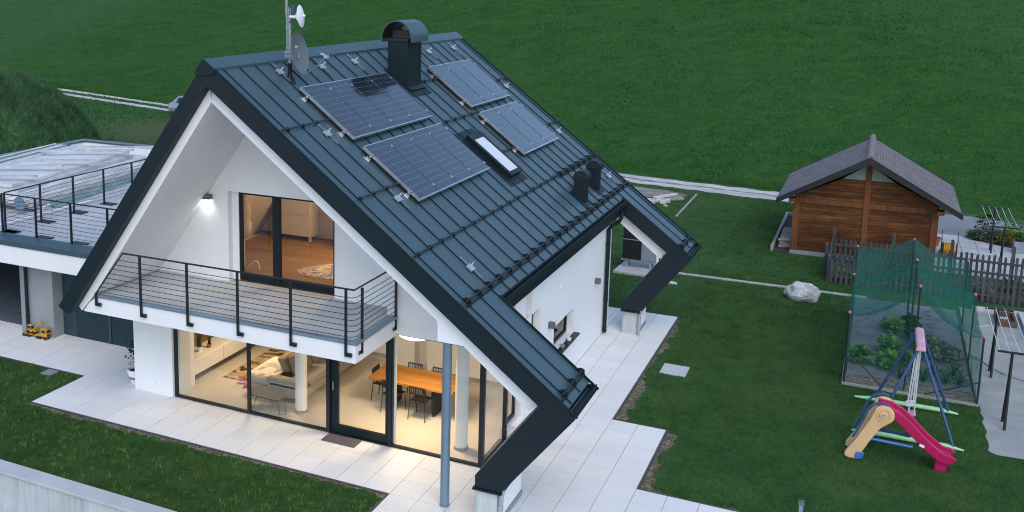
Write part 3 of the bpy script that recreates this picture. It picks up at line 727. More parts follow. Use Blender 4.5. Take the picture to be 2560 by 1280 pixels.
# offset satellite dish, turned to the right
dish = thing('satellite_dish', (.80, 2.10, 8.3), 'grey oval satellite dish with white lettering, clamped low on the mast', 'satellite dish')
nd_ = Vector((.985, .06, .17)).normalized(); ud = (Vector((0, 0, 1)) - nd_ * nd_.z).normalized(); sd_ = ud.cross(nd_)
MD = Matrix((sd_, ud, nd_)).transposed(); cD = Vector((.93, 2.12, 8.345))
MD2 = MD @ Matrix.Diagonal((.37, .435, 1))
m = MB(); m.lathe([(0, -.075), (.3, -.067), (.6, -.045), (.85, -.018), (1.0, 0), (1.012, .004), (1.015, -.012), (.85, -.034), (.6, -.06), (.3, -.083), (0, -.09)], cD, 40, M=MD2)
m.build('reflector', 'dish_grey', dish, smooth=True)
m = MB(); b0 = cD + ud * -.47 - nd_ * .02
m.tube([b0, b0 + nd_ * .30 + ud * .10 + sd_ * .02, b0 + nd_ * .60 + ud * .30 + sd_ * .03], .017, 8); m.build('feed_arm', 'galv', dish, smooth=True)
m = MB(); e = b0 + nd_ * .61 + ud * .31 + sd_ * .03
m.obox(e, nd_ * .05, ud * .035, sd_ * .035); m.tube([e - nd_ * .02 + ud * .03, e - nd_ * .12 + ud * .075], .028, 10); m.build('feed_head', 'pvc_grey', dish)
m = MB(); m.obox(cD - nd_ * .12 + ud * -.05, nd_ * .08, ud * .06, sd_ * .05); m.build('bracket', 'galv', dish)
cu = D.curves.new('dish_lettering', 'FONT'); cu.body = 'fuba'; cu.size = .13; cu.align_x = 'CENTER'; cu.extrude = .002
to = D.objects.new('dish_lettering', cu); COL.objects.link(to); to.matrix_world = Matrix.Translation(cD + ud * .13 - nd_ * .062) @ MD.to_4x4()
dg = bpy.context.evaluated_depsgraph_get(); me = D.meshes.new_from_object(to.evaluated_get(dg)); mw = to.matrix_world.copy(); D.objects.remove(to)
me.materials.clear(); me.materials.append(M_('white_paint')); o = D.objects.new('lettering', me); COL.objects.link(o); o.parent = dish; o.matrix_local = Matrix.Translation(-OFF[dish.name]) @ mw
# small white link dish high on the mast
wd = thing('link_dish', (.74, 2.10, 9.1), 'small white parabolic link dish seen edge-on near the mast top', 'antenna dish')
nw = Vector((.95, .22, .12)).normalized(); uw = (Vector((-.1, 0, 1)) - nw * nw.dot(Vector((-.1, 0, 1)))).normalized(); sw = uw.cross(nw)
cW = Vector((.95, 2.13, 9.12)); MW = Matrix((sw, uw, nw)).transposed()
m = MB(); m.lathe([(0, .055), (.10, .045), (.18, .024), (.235, .004), (.24, 0), (.235, -.006), (.18, -.03), (.10, -.05), (0, -.06)], cW, 32, M=MW); m.build('reflector', 'white_paint', wd, smooth=True)
m = MB(); m.ball(cW + nw * .07, .035, 10); m.tube([cW - nw * .05, cW + nw * .07], .012, 8); m.build('feed', 'white_paint', wd, smooth=True)
m = MB(); m.tube([cW - nw * .05, (.80, 2.10, 9.10), (.69, 2.14, 9.10)], .035, 10); m.obox(cW - nw * .07, nw * .02, uw * .07, sw * .05); m.build('arm', 'white_paint', wd)

# outdoor wall lamps
def wall_lamp(x, y, z, sx, sy, sz, label, lit):
    l = thing('wall_lamp', (x, y, z), label, 'wall lamp', 'grey box lamps on the house walls')
    MB().box(x - sx, x + sx, y - sy, y + sy, z - sz, z + sz).build('housing', 'lamp_grey', l, bevel=.006)
    MB().box(x - sx * .75, x + sx * .75, y - sy * .75, y + sy * .75, z - sz - .004, z - sz - .001).build('diffuser', 'cool_glow' if lit else 'frosted', l)
    return l
wall_lamp(-1.83, 2.44, 4.91, .15, .078, .055, 'small grey box lamp, lit, high on the balcony wall', True)
wall_lamp(5.47, 6.02, 1.88, .07, .07, .07, 'small grey cube lamp between the two windows of the side wall', False)
wall_lamp(5.47, 10.31, 1.82, .07, .07, .07, 'small grey cube lamp near the rear downpipe on the side wall', False)

# ------------------------------------------------------------------ indoors
lampd = thing('ceiling_lamp', (3.30, 3.05, 2.2), 'large glowing white disc lamp under the ceiling above the dining table', 'ceiling lamp')
m = MB(); m.lathe([(0, -.13), (.2, -.105), (.33, -.055), (.41, .0), (.42, .03), (.0, .03)], (3.30, 3.05, 2.25), 36); m.build('shade', 'lamp_glow', lampd, smooth=True)
m = MB(); m.cyl(3.30, 3.05, 2.281, 2.534, .12, 20); m.build('mount', 'white_paint', lampd)
tb = thing('dining_table', (2.9, 4.15, 0), 'large brown wooden dining table on dark panel legs behind the glass front', 'dining table')
MB().box(1.82, 3.93, 3.68, 4.68, .69, .75).build('tabletop', 'table_wood', tb, bevel=.006)
for x in (2.25, 3.36): MB().box(x, x + .06, 3.86, 4.5, 0, .69).build('leg', 'black_metal', tb)
def make_chair(label):
    c = thing('dining_chair', (0, 0, 0), label, 'chair', 'black metal chairs round the dining table')
    m = MB(); m.box(-.2, .2, -.2, .2, .435, .455); m.build('seat', 'black_plastic', c, bevel=.01)
    for sx in (-1, 1):
        MB().tube([(sx * .19, .19, .44), (sx * .20, .21, 0)], .011, 8).build('leg', 'black_metal', c)
        MB().tube([(sx * .18, -.22, .80), (sx * .19, -.19, .44), (sx * .21, -.24, 0)], .011, 8).build('leg', 'black_metal', c)
    m = MB()
    m.box(-.19, .19, -.232, -.214, .77, .80); m.box(-.19, .19, -.226, -.208, .62, .645)
    for k in range(9): x = -.17 + k * .0425; m.box(x - .006, x + .006, -.229, -.211, .645, .77)
    m.box(-.19, -.175, -.229, -.211, .645, .77); m.box(.175, .19, -.229, -.211, .645, .77)
    m.build('backrest', 'black_plastic', c); return c
c0 = make_chair('black slatted chair at the near side of the table, right of the door post'); c0.location = (3.14, 3.72, 0)
dup(c0, (2.44, 3.76, 0), R(-6), 'black slatted chair half hidden behind the sliding door post')
dup(c0, (1.96, 4.22, 0), R(-90), 'black slatted chair at the left end of the dining table')
dup(c0, (2.50, 4.62, 0), R(180), 'black chair at the far side, its back showing over the table middle')
dup(c0, (3.14, 4.62, 0), R(180), 'black chair at the far side, its back showing beside the steel column')
# sofa
sf = thing('sofa', (-.4, 4.5, 0), 'beige fabric corner sofa with loose cushions behind the left panes', 'sofa')
m = MB(); m.box(-1.14, .38, 3.02, 6.1, .10, .30); m.build('base', 'sofa_fabric', sf, bevel=.03)
for a in ((-1.15, -.55, 3.0, 4.4), (-.54, .36, 3.0, 3.42)): MB().box(*a, .30, .47).build('seat_cushion', 'sofa_fabric', sf, bevel=.06, seg=3)
for y in (3.45, 4.35, 5.25): MB().box(-.14, .39, y, y + .88, .30, .46).build('seat_cushion', 'sofa_fabric', sf, bevel=.06, seg=3)
for y in (3.6, 4.4, 5.25): 
    m = MB(); m.obox((-.20, y + .38, .66), (.10, 0, .03), (0, .36, 0), (-.07, 0, .24)); m.build('back_cushion', 'cushion_fabric', sf, bevel=.07, seg=3)
m = MB(); m.obox((-.50, 3.95, .60), (.11, 0, .02), (0, .30, 0), (-.10, .0, .18)); m.build('back_cushion', 'cushion_fabric', sf, bevel=.07, seg=3)
m = MB(); m.box(-.55, .37, 3.0, 3.16, .10, .56); m.build('armrest', 'sofa_fabric', sf, bevel=.06, seg=3)
for x, y in ((-1.08, 3.08), (.3, 3.08), (.3, 6.0), (-1.08, 6.0)): MB().box(x - .02, x + .02, y - .02, y + .02, 0, .10).build('leg', 'black_metal', sf)
th = MB(); th.grid(lambda u, v: (-1.20 + u * .72, 3.10 + v * 1.1, .478 + .02 * math.sin(u * 9) * math.cos(v * 7) + (.10 * math.sin(PI * u) * (v > .5))), 16, 16)
th.add([], []); o = th.build('throw_blanket', 'throw_fabric', None, smooth=True, origin=(-.85, 3.6, .48), closed=False)
o.modifiers.new('Solidify', 'SOLIDIFY').thickness = .02
tag(o, 'cream throw blanket spread over the left end of the sofa', 'blanket')
ct = thing('coffee_table', (-.25, 2.5, 0), 'low dark grey angular coffee table in front of the sofa', 'coffee table')
MB().prism([(-.80, 2.62), (-.62, 2.90), (.02, 2.86), (.27, 2.55), (.18, 2.28), (-.55, 2.30)], 'z', .33, .355).build('tabletop', 'table_grey', ct)
for a, b in (((-.6, 2.4), (-.72, 2.4)), ((.1, 2.42), (.22, 2.32)), ((-.3, 2.8), (-.35, 2.85))):
    MB().tube([(a[0], a[1], .33), (b[0], b[1], .008), (b[0] + .12, b[1] + .1, .008), (a[0] + .1, a[1] + .12, .33)], .008, 6).build('leg', 'black_metal', ct)
sb = thing('sideboard', (-2.9, 4.4, .2), 'long white floating sideboard along the wood-panelled wall', 'sideboard')
MB().box(-3.19, -2.63, 2.64, 7.2, .20, .60).build('body', 'white_furn', sb, bevel=.006)
m = MB()
for y in (2.66, 4.18, 5.70): m.box(-2.628, -2.614, y, y + 1.49, .215, .585)
m.build('drawer_front', 'white_furn', sb)
rd = thing('radio', (-2.78, 2.95, .6), 'black and cream portable radio with two round speakers on the sideboard', 'radio')
MB().box(-2.86, -2.76, 2.70, 3.10, .602, .74).build('body', 'throw_fabric', rd, bevel=.01)
for y in (2.78, 3.02):
    m = MB(); m.lathe([(0, .012), (.05, .012), (.058, 0)], (-2.758, y, .67), 18, M=Matrix.Rotation(PI / 2, 3, 'Y')); m.build('speaker', 'black_plastic', rd)
m = MB(); m.tube([(-2.81, 2.72, .74), (-2.81, 2.74, .79), (-2.81, 3.06, .79), (-2.81, 3.08, .74)], .008, 6); m.build('handle', 'black_plastic', rd)
pl = thing('potted_plant', (-2.88, 3.50, .6), 'upright snake plant in a white pot on the sideboard', 'potted plant')
m = MB(); m.lathe([(0, 0), (.055, 0), (.075, .13), (.068, .13), (.05, .02)], (-2.88, 3.50, .601), 18); m.build('pot', 'white_paint', pl, smooth=True)
m = MB()
for k in range(9):
    a = k * .7; r = .02 + .012 * (k % 3); x, y = -2.88 + r * math.cos(a), 3.50 + r * math.sin(a)
    m.tube([(x, y, .70), (x + .01 * math.cos(a), y + .01 * math.sin(a), .9), (x + .03 * math.cos(a), y + .03 * math.sin(a), 1.08 + .03 * (k % 4))], [.016, .018, .003], 5)
m.build('leaves', 'leaf_grey', pl)
pl = thing('potted_plant', (-2.84, 3.86, .6), 'small dark plant in a terracotta pot on the sideboard', 'potted plant')
m = MB(); m.lathe([(0, 0), (.05, 0), (.06, .09), (.05, .09)], (-2.84, 3.86, .601), 16); m.build('pot', 'terracotta', pl, smooth=True)
m = MB()
for k in range(8): a = k * .8; m.tube([(-2.84 + .02 * math.cos(a), 3.86 + .02 * math.sin(a), .66), (-2.84 + .05 * math.cos(a), 3.86 + .05 * math.sin(a), .95 + .02 * (k % 3))], [.01, .002], 5)
m.build('leaves', 'leaf_dark', pl)
bk = thing('black_box', (-2.9, 5.05, .6), 'black box with a carry strap on the sideboard under the balcony edge', 'box')
MB().box(-3.05, -2.75, 4.72, 5.2, .602, .78).build('body', 'black_plastic', bk, bevel=.03); MB().tube([(-3.0, 4.72, .7), (-2.98, 4.66, .76), (-2.9, 4.70, .8)], .012, 6).build('strap', 'rope', bk)
o = MB().box(-2.24, -1.2, 3.60, 6.4, .002, .014).build('flower_rug', 'flower_rug', None, origin=(-1.7, 5, 0)); tag(o, 'brown rug with large flower pattern left of the sofa', 'rug')
def toy(name, pos, parts, label, cat):
    t_ = thing(name, pos, label, cat)
    for nm, fn, mt in parts:
        m = MB(); fn(m); m.build(nm, mt, t_, smooth=True)
    return t_
x, y = -1.62, 3.52
toy('toy_bucket', (x, y, 0), [('body', lambda m: m.lathe([(0, .001), (.075, .001), (.09, .15), (0, .15)], (x, y, .015), 16), 'toy_pink'), ('band', lambda m: m.lathe([(.079, .0), (.084, .05), (.078, .05)], (x, y, .018), 16), 'white_paint'), ('lid', lambda m: m.lathe([(.092, 0), (.08, .035), (0, .05)], (x, y, .165), 16), 'toy_yellow')], 'pink and white toy bucket with yellow lid on the rug corner', 'toy')
o = MB().ball((-1.38, 3.33, .075), .073, 18).build('toy_ball', 'toy_pink', None, smooth=True, origin=(-1.38, 3.33, 0)); tag(o, 'pink toy ball on the floor in front of the sofa', 'ball')
for k, (px, py, mt, dsc) in enumerate([(-1.45, 3.62, 'toy_yellow', 'yellow'), (-1.50, 3.90, 'toy_red', 'red'), (-1.42, 4.10, 'toy_blue', 'blue'), (-1.30, 4.30, 'toy_green', 'green'), (-1.22, 4.10, 'toy_red', 'red')]):
    m = MB(); m.ball((px, py, .11), (.07, .06, .09), 12); m.ball((px + .02, py, .22), .045, 10)
    for a in (-1, 1): m.tube([(px + a * .05, py, .13), (px + a * .12, py - .03, .06)], .025, 6)
    o = m.build('soft_toy', mt, None, smooth=True, origin=(px, py, 0)); tag(o, ['yellow soft toy leaning beside the pink ball', 'red soft toy at the left end of the toy row', 'blue soft toy behind the pane mullion', 'green soft toy at the far end of the toy row', 'red soft toy lying against the sofa blanket'][k], 'soft toy')
o = MB().box(1.70, 2.52, 1.62, 2.0, .004, .016).build('doormat', 'mat_fabric', None, origin=(2.1, 1.8, 0), bevel=.006); tag(o, 'dark grey doormat outside the sliding glass door', 'doormat')
# upper room
dr = thing('dresser', (-1.4, 6.6, 2.95), 'tall pale wooden dresser on short legs in the upper room', 'dresser')
MB().box(-2.55, -1.36, 6.48, 6.98, 3.07, 4.75).build('body', 'white_furn', dr, bevel=.006)
m = MB()
for z in (3.09, 3.66, 4.2): m.box(-2.53, -1.96, 6.465, 6.479, z, z + .52); m.box(-1.95, -1.38, 6.465, 6.479, z, z + .52)
m.build('drawer_front', 'white_furn', dr)
for x in (-2.5, -1.40): MB().box(x - .03, x + .03, 6.50, 6.56, 2.951, 3.07).build('leg', 'white_furn', dr)
o = MB().prism([(-.28, 3.95), (.05, 3.62), (1.35, 3.70), (1.45, 4.75), (.2, 4.85), (-.2, 4.3)], 'z', 2.952, 2.966).build('play_rug', 'play_rug', None, origin=(.6, 4.3, 2.95)); tag(o, 'children\'s play rug with coloured border upstairs', 'rug')
for k, (px, py, mt, ds_) in enumerate([(.42, 4.62, 'toy_yellow', 'yellow toy block on the upstairs play rug'), (.62, 4.50, 'toy_red', 'red toy block on the upstairs play rug'), (.80, 4.62, 'toy_green', 'green toy block on the upstairs play rug')]):
    m = MB(); m.box(px - .07, px + .07, py - .06, py + .06, 2.967, 3.06); m.cyl(px, py, 3.06, 3.10, .04, 12); o = m.build('toy_block', mt, None, origin=(px, py, 2.95), bevel=.008); tag(o, ds_, 'toy block')
m = MB(); m.cyl(.66, 4.05, 2.967, 3.20, .04, 14); m.lathe([(.09, 0), (.09, .015), (.04, .03)], (.66, 4.05, 2.967), 14); o = m.build('toy_tower', 'white_paint', None, origin=(.66, 4.05, 2.95)); tag(o, 'white toy tower standing on the upstairs play rug', 'toy tower')
ck = thing('coat_stand', (-1.6, 3.5, 2.95), 'white coat stand with pale garments at the left window edge', 'coat stand')
m = MB(); m.cyl(-1.55, 3.6, 2.95, 4.75, .018, 10)
m.tube([(-1.30, 3.6, 3.15), (-1.15, 3.55, 3.17), (-1.08, 3.53, 3.10), (-1.05, 3.52, 2.97)], .016, 8); m.tube([(-1.30, 3.6, 3.10), (-1.42, 3.5, 2.97)], .016, 8); m.build('stand', 'white_paint', ck)
m = MB(); m.ball((-1.56, 3.62, 4.25), (.16, .18, .50), 16, jit=.10); m.ball((-1.53, 3.6, 3.95), (.17, .18, .26), 14, jit=.10); m.build('garment', 'throw_fabric', ck, smooth=True)
# ------------------------------------------------------------------ garage with roof terrace
ga = thing('garage', (-12, 9, 0), 'low white garage with flat roof terrace left of the house', 'garage')
XL, XR, YF, YK, ZF = -17.75, -3.9, 3.2, 15.75, 2.86
m = MB(); m.box(XL, XR, YF, YF + .35, 2.14, 2.68); m.box(XL, XR, YF + .35, YK, 2.30, 2.80); m.build('roof_slab', 'white_render', ga)
m = MB(); m.box(XL, XR, YF + .35, YK, 2.802, ZF); m.build('terrace_floor', 'slab_concrete', ga)
m = MB(); m.prism([(YF - .03, 2.66), (YF - .03, 2.80), (YF + .30, 2.885), (YF + .40, 2.885), (YF + .40, 2.66)], 'x', XL, XR); m.build('front_coping', 'roof_metal', ga)
m = MB(); m.box(XL, XL + .3, YF + .4, YK, 2.802, 3.22); m.box(XL + .3, XR, YK - .3, YK, 2.802, 3.22); m.build('parapet', 'white_render', ga)
m = MB(); m.box(XL - .05, XL + .33, YF + .4, YK + .05, 3.222, 3.29); m.box(XL + .332, XR, YK - .33, YK + .05, 3.222, 3.29); m.build('parapet_coping', 'roof_metal', ga)
m = MB(); m.box(-9.05, -8.035, 3.75, 4.3, 0, 2.30); m.build('pillar', 'grey_plaster', ga)
m = MB(); m.box(-9.22, -9.06, 3.72, 3.95, 0, 2.3); m.build('door_jamb', 'grey_paint', ga)
m = MB(); m.box(-9.3, -9.1, 4.0, 9, 0, 2.3); m.box(-17.7, -8.0, 9.0, 9.2, 0, 2.3); m.box(-17.75, -17.5, 3.75, 9.0, 0, 2.3); m.box(-8.0, -3.7, 4.3, 4.5, 0, 2.3); m.build('inner_wall', 'asphalt_dark', ga)  # walls and floor given a dark colour that stands in for the indoor shade
m = MB(); m.box(-17.5, -9.3, 4.14, 9.0, -.1, .002); m.build('garage_floor', 'asphalt_dark', ga)
m = MB(); m.tube([(-8.93, 3.66, .02), (-8.93, 3.66, 2.2)], .05, 12); m.cyl(-8.93, 3.66, .5, .55, .06, 12); m.build('downpipe', 'dark_metal', ga, smooth=True)
o = MB().box(-10.6, -9.62, 4.7, 5.2, .004, .02).build('doormat', 'brown_mat', None, origin=(-10, 5, 0)); tag(o, 'brown doormat on the garage floor', 'doormat')
sh = thing('storage_shelf', (-9.42, 4.9, 0), 'narrow grey shelf at the garage door jamb', 'shelf')
for z in (.35, .75, 1.1): MB().box(-9.62, -9.3, 4.1, 4.7, z, z + .025).build('board', 'old_board', sh)
for px, py in ((-9.6, 4.12), (-9.6, 4.68), (-9.32, 4.12), (-9.32, 4.68)): MB().box(px - .015, px + .015, py - .015, py + .015, 0, 1.3).build('upright', 'grey_paint', sh)
for (z, mt, lb) in ((1.126, 'white_paint', 'white bucket on top of the garage shelf'), (.376, 'toy_yellow', 'yellow paint bucket low on the garage shelf'), (.003, 'tarp_white', 'white bucket under the garage shelf')):
    m = MB(); m.lathe([(0, 0), (.09, 0), (.115, .22), (.105, .22), (.08, .02)], (-9.47, 4.3, z), 18); o = m.build('bucket', mt, None, smooth=True, origin=(-9.47, 4.3, z)); tag(o, lb, 'bucket')
o = MB().box(-9.58, -9.36, 4.15, 4.5, .776, 1.0).build('cardboard_box', 'terracotta', None, origin=(-9.47, 4.3, .776)); tag(o, 'brown box on the middle garage shelf', 'box')

# terrace railings: posts on flat foot plates
def terrace_rail(p0, p1, n, label, ends=True):
    p0, p1 = Vector(p0), Vector(p1); t_ = thing('terrace_railing', p0, label, 'railing', 'black railings on the roof terrace')
    d = (p1 - p0); dn = d.normalized(); sd2 = Vector((-dn.y, dn.x, 0)); H = 1.12
    MB().tube([p0 + Vector((0, 0, H)), p1 + Vector((0, 0, H))], .02, 8).build('handrail', 'black_metal', t_)
    for k in range(8): z = .16 + k * .115; MB().tube([p0 + Vector((0, 0, z)), p1 + Vector((0, 0, z))], .006, 6).build('wire', 'black_metal', t_)
    for i in range(n):
        p = p0 + d * (i / (n - 1)) if n > 1 else p0
        m = MB(); m.obox(p + Vector((0, 0, .56)), dn * .02, sd2 * .028, (0, 0, .54)); po = m.build('post', 'black_metal', t_)
        c = p + (Vector((.16, .10, .012)) if abs(dn.x) > .5 else Vector((.14, .05, .012)))
        MB().obox(c, (.25, 0, 0), (0, .15, 0), (0, 0, .011)).build('foot_plate', 'dark_metal', po)
terrace_rail((-9.64, 3.6, ZF + .003), (-4.48, 3.5, ZF + .003), 5, 'black wire railing along the front edge of the roof terrace')
terrace_rail((-9.66, 3.72, ZF + .003), (-9.72, 13.3, ZF + .003), 8, 'black wire railing running back across the roof terrace')
# covered pile on the terrace
tp = thing('tarp_pile', (-13, 9, ZF), 'long pile of white tarpaulin and sheets stored on the roof terrace', 'tarpaulin pile')
def strip_stack(x0, x1, z0, z1, ya, yb, mt, nm, wav=.05, ph=0):
    m = MB(); n_ = 26
    def sec(i):
        y = ya + (yb - ya) * i / n_; sh = -.16 * (y - 4); w1 = wav * math.sin(y * 2.3 + ph); w2 = wav * .6 * math.sin(y * 3.7 + ph * 2)
        return [(x0 + sh + w2, y, z0), (x1 + sh + w1, y, z0), (x1 + sh + w1 - .01, y, z1 + w2 * .3), (x0 + sh + w2, y, z1)]
    r = [sec(i) for i in range(n_ + 1)]; vs = [v for q in r for v in q]
    m.add(vs, [(i * 4 + k, i * 4 + (k + 1) % 4, (i + 1) * 4 + (k + 1) % 4, (i + 1) * 4 + k) for i in range(n_) for k in range(4)] + [(3, 2, 1, 0), (n_ * 4, n_ * 4 + 1, n_ * 4 + 2, n_ * 4 + 3)])
    return m.build(nm, mt, tp)
z_ = ZF + .004
for k, (x0, x1, th, ya, yb, mt) in enumerate([(-15.2, -10.35, .10, 6.2, 13.2, 'tarp_white'), (-15.1, -10.50, .14, 5.9, 13.0, 'old_board'), (-15.0, -10.62, .12, 5.7, 12.9, 'tarp_white'), (-14.9, -10.80, .16, 5.6, 13.1, 'tarp_white'), (-14.8, -11.05, .10, 5.8, 12.6, 'old_board'), (-14.6, -11.40, .08, 6.0, 12.8, 'tarp_white')]):
    strip_stack(x0, x1, z_, z_ + th, ya, yb, mt, 'sheet_layer', .05, k * 1.7); z_ += th + .006
for k in range(7):
    xa_ = -14.95 + k * .17; strip_stack(xa_, xa_ + .11, z_ + .001, z_ + .05, 6.3 + .2 * (k % 3), 12.6 - .25 * (k % 2), ['tarp_white', 'lamp_grey', 'old_board'][k % 3], 'batten', .02, k)
m = MB(); m.grid(lambda u, v: (-10.40 - .16 * (2.6 + 6.2 * v) + .30 * u, 6.6 + 6.2 * v, ZF + .008 + .16 * (1 - u) ** 2 + .02 * math.sin(v * 40 + u * 4) * (1 - u)), 6, 50); m.build('teal_sheet', 'tarp_teal', tp, smooth=True, closed=False)
m = MB(); m.box(-10.5, -10.32, 4.2, 8.0, ZF + .006, ZF + .03); m.build('white_strip', 'white_paint', tp)
m = MB(); m.lathe([(0, .02), (.22, .02), (.22, 0)], (-10.95, 5.52, 3.18), 24, M=Matrix.Rotation(PI / 2, 3, 'X')); m.build('end_disc', 'steel_blue', tp)
for k, (x0, y0, x1, y1, z) in enumerate([(-14.6, 7.1, -12.1, 8.6, 3.76), (-13.9, 8.5, -11.9, 9.9, 3.78), (-14.9, 10.4, -12.1, 12.2, 3.78), (-14.3, 11.9, -11.4, 13.3, 3.77), (-13.5, 5.9, -11.6, 6.9, 3.74), (-16.3, 6.3, -16.6, 13.2, 2.93), (-15.95, 6.5, -16.3, 13.4, 3.00)]):
    p, q = Vector((x0, y0, z)), Vector((x1, y1, z)); dd = (q - p) / 2; w = Vector((-dd.y, dd.x, 0)).normalized() * .09
    o = MB().obox((p + q) / 2, dd, w, (0, 0, .03)).build('plank', 'old_board', None, origin=tuple((p + q) / 2))
    tag(o, ['grey plank on the tarp pile behind the second side railing post', 'plank across the middle of the tarp pile', 'long plank on the rear part of the tarp pile', 'plank at the far right end of the tarp pile', 'short plank nearest the front of the tarp pile', 'long narrow plank along the parapet side of the pile', 'long narrow plank just inside the parapet-side plank'][k], 'plank', 'weathered planks on the tarp pile')

# ------------------------------------------------------------------ ground surfaces
def sheet(name, polys, mat, z, kind='structure', depth=None):
    m = MB()
    for p in polys:
        n_ = len(p); m.add([(x, y, z) for x, y in p], [tuple(range(n_))])
        if depth: m.add([(x, y, z) for x, y in p] + [(x, y, z - depth) for x, y in p], [(i, (i + 1) % n_, n_ + (i + 1) % n_, n_ + i) for i in range(n_)])
    o = m.build(name, mat, None, closed=True); o['kind'] = kind; return o
GZ = -.035
def trackY(x): return 35.45 - .312 * (x - .9) if x < .9 else 35.45 - .16 * (x - .9)
# near lawn as a sheet with gentle unevenness; meadow rising beyond the track, continuous with it
def lumps(x, y): return .012 * math.sin(x * 1.3 + y * .7) * math.sin(y * 1.1 - x * .4) + .010 * math.sin(x * 3.1) * math.sin(y * 2.7)
m = MB()
m.add([(-90, -2.3, GZ), (90, -2.3, GZ), (90, 31, GZ), (-90, 66, GZ)], [(0, 1, 2, 3)])
lawn = m.build('lawn', 'lawn', None); lawn['kind'] = 'structure'
def meadowZ(x, d):
    s_ = max(0, d) ; q = s_ * s_ / (s_ + 14)
    return GZ - .004 + .17 * q + .5 * math.sin(x * .045 + s_ * .03) * min(1, s_ / 40) + .18 * math.sin(x * .21 + s_ * .13) * min(1, s_ / 25)
nx, ny = 130, 130; vs = []
for j in range(ny + 1):
    d = -1 + 420 * (j / ny) ** 2.1
    for i in range(nx + 1):
        x = -230 + 400 * i / nx
        yt = (trackY(x) if -60 < x < 30 else trackY(max(-60, min(30, x)))) + 1.0 + d
        vs.append((x, yt, meadowZ(x, d)))
m = MB(); w = nx + 1; m.add(vs, [(j * w + i, j * w + i + 1, (j + 1) * w + i + 1, (j + 1) * w + i) for j in range(ny) for i in range(nx)])
me_o = m.build('meadow', 'meadow', None, smooth=True); me_o['kind'] = 'structure'
o = MB().add([(-90, -60, -2.4), (90, -60, -2.4), (90, -2.5, -2.4), (-90, -2.5, -2.4)], [(0, 1, 2, 3)]).build('lower_ground', 'asphalt', None); o['kind'] = 'structure'

# patio of square slabs
T = .604; X0, Y0 = 4.04, .231
m = MB(); tints = []
def tile(x0, x1, y0, y1):
    g = .005; z = random.uniform(-.0012, .0012)
    m.box(x0 + g, x1 - g, y0 + g, y1 - g, -.02, z); tints.extend([random.random()] * 8)
regs = []
def region(xs, ys_, skip=None):
    for a, b in zip(xs[:-1], xs[1:]):
        for c, d in zip(ys_[:-1], ys_[1:]):
            if not (skip and skip((a + b) / 2, (c + d) / 2)): tile(a, b, c, d)
    regs.append((xs[0], xs[-1], ys_[0], ys_[-1]))
gx_ = lambda i: X0 + T * i; gy_ = lambda j: Y0 + T * j
xsL = [-3.56 - T * k for k in range(3, 0, -1)] + [-3.56] + [gx_(i) for i in range(-12, 1)]
region(xsL, [gy_(0), gy_(1), gy_(2), 2.046], lambda x, y: -3.71 < x < -2.56 and y > 1.98)
xsG = [-3.56 - T * k for k in range(16, 2, -1)]
yG = [2.046, 2.046 + T, 2.046 + 2 * T, 2.046 + 3 * T, 4.12]
region(xsG + [xsL[0]], yG[:4]); region([-3.56 - T * k for k in range(16, 2, -1)] + [xsL[0]], yG[3:])
region([xsL[0], xsL[1], xsL[2], -3.72], yG)
region([gx_(i) for i in range(0, 3)] , [gy_(j) for j in range(-5, 4)] ); 
region([gx_(2), gx_(3), gx_(4), gx_(5), gx_(6), gx_(7)], [gy_(j) for j in range(-5, 10)], lambda x, y: (x < 5.28 and y > 2.046))
region([gx_(k) for k in range(7, 21)], [gy_(j) for j in range(-5, 5)])
region([5.405, gx_(3), gx_(4), gx_(5)], [gy_(j) for j in range(9, 23)] + [13.83])
region([3.4, gx_(0), gx_(1), gx_(2), 5.405], [12.0, gy_(20), gy_(21), gy_(22), 13.83])
po = m.build('patio', 'patio_tile', None); po['kind'] = 'structure'
at = po.data.color_attributes.new('tint', 'FLOAT_COLOR', 'POINT'); at.data.foreach_set('color', np.repeat(np.array(tints, 'f'), 4))
pats = [(-5.37, 4.04, .231, 2.05), (-13.2, -3.7, 2.046, 4.15), (4.04, 8.27, -2.8, 5.67), (8.2, 16.7, -2.8, 2.647), (5.3, 7.06, 5.6, 13.83), (3.4, 5.5, 12, 13.83)]
o = sheet('patio_bed', [[(a + .003, c + .003), (b - .003, c + .003), (b - .003, d - .003), (a + .003, d - .003)] for a, b, c, d in pats[:1] + pats[1:2] + pats[2:3] + pats[3:4] + pats[4:5] + pats[5:]], 'joint', -.0185)
for i_, (a, b, c, d) in enumerate(pats): pass
# dark edging strips where slabs meet the lawn, bare earth beside them
m = MB(); e = .035
def edge(x0, y0, x1, y1): m.box(min(x0, x1), max(x0, x1), min(y0, y1), max(y0, y1), -.08, -.006)
edge(-5.42, .18, 4.04, .228); edge(-5.42, .228, -5.373, 2.0); edge(-13.2, 2.0, -5.373, 2.043); edge(3.99, -2.27, 4.037, .18)
edge(7.063, 5.67, 7.11, 13.88); edge(7.11, 5.67, 8.30, 5.717); edge(8.272, 2.65, 8.32, 5.67); edge(8.32, 2.65, 16.7, 2.697); edge(3.4, 13.833, 7.063, 13.88)
o = m.build('garden_edging', 'edging', None); o['kind'] = 'structure'
def rough_strip(pts, wfun, name):
    m = MB(); L_, R_ = [], []
    for (x, y, nx_, ny_) in pts:
        w_ = wfun(); L_.append((x, y, GZ + .009)); R_.append((x + nx_ * w_, y + ny_ * w_, GZ + .005))
    n_ = len(L_); m.add(L_ + R_, [(i, i + 1, n_ + i + 1, n_ + i) for i in range(n_ - 1)]); return m
def linpts(x0, y0, x1, y1, nx_, ny_, st=.05):
    k = int(math.hypot(x1 - x0, y1 - y0) / st); return [(x0 + (x1 - x0) * i / k, y0 + (y1 - y0) * i / k, nx_, ny_) for i in range(k + 1)]
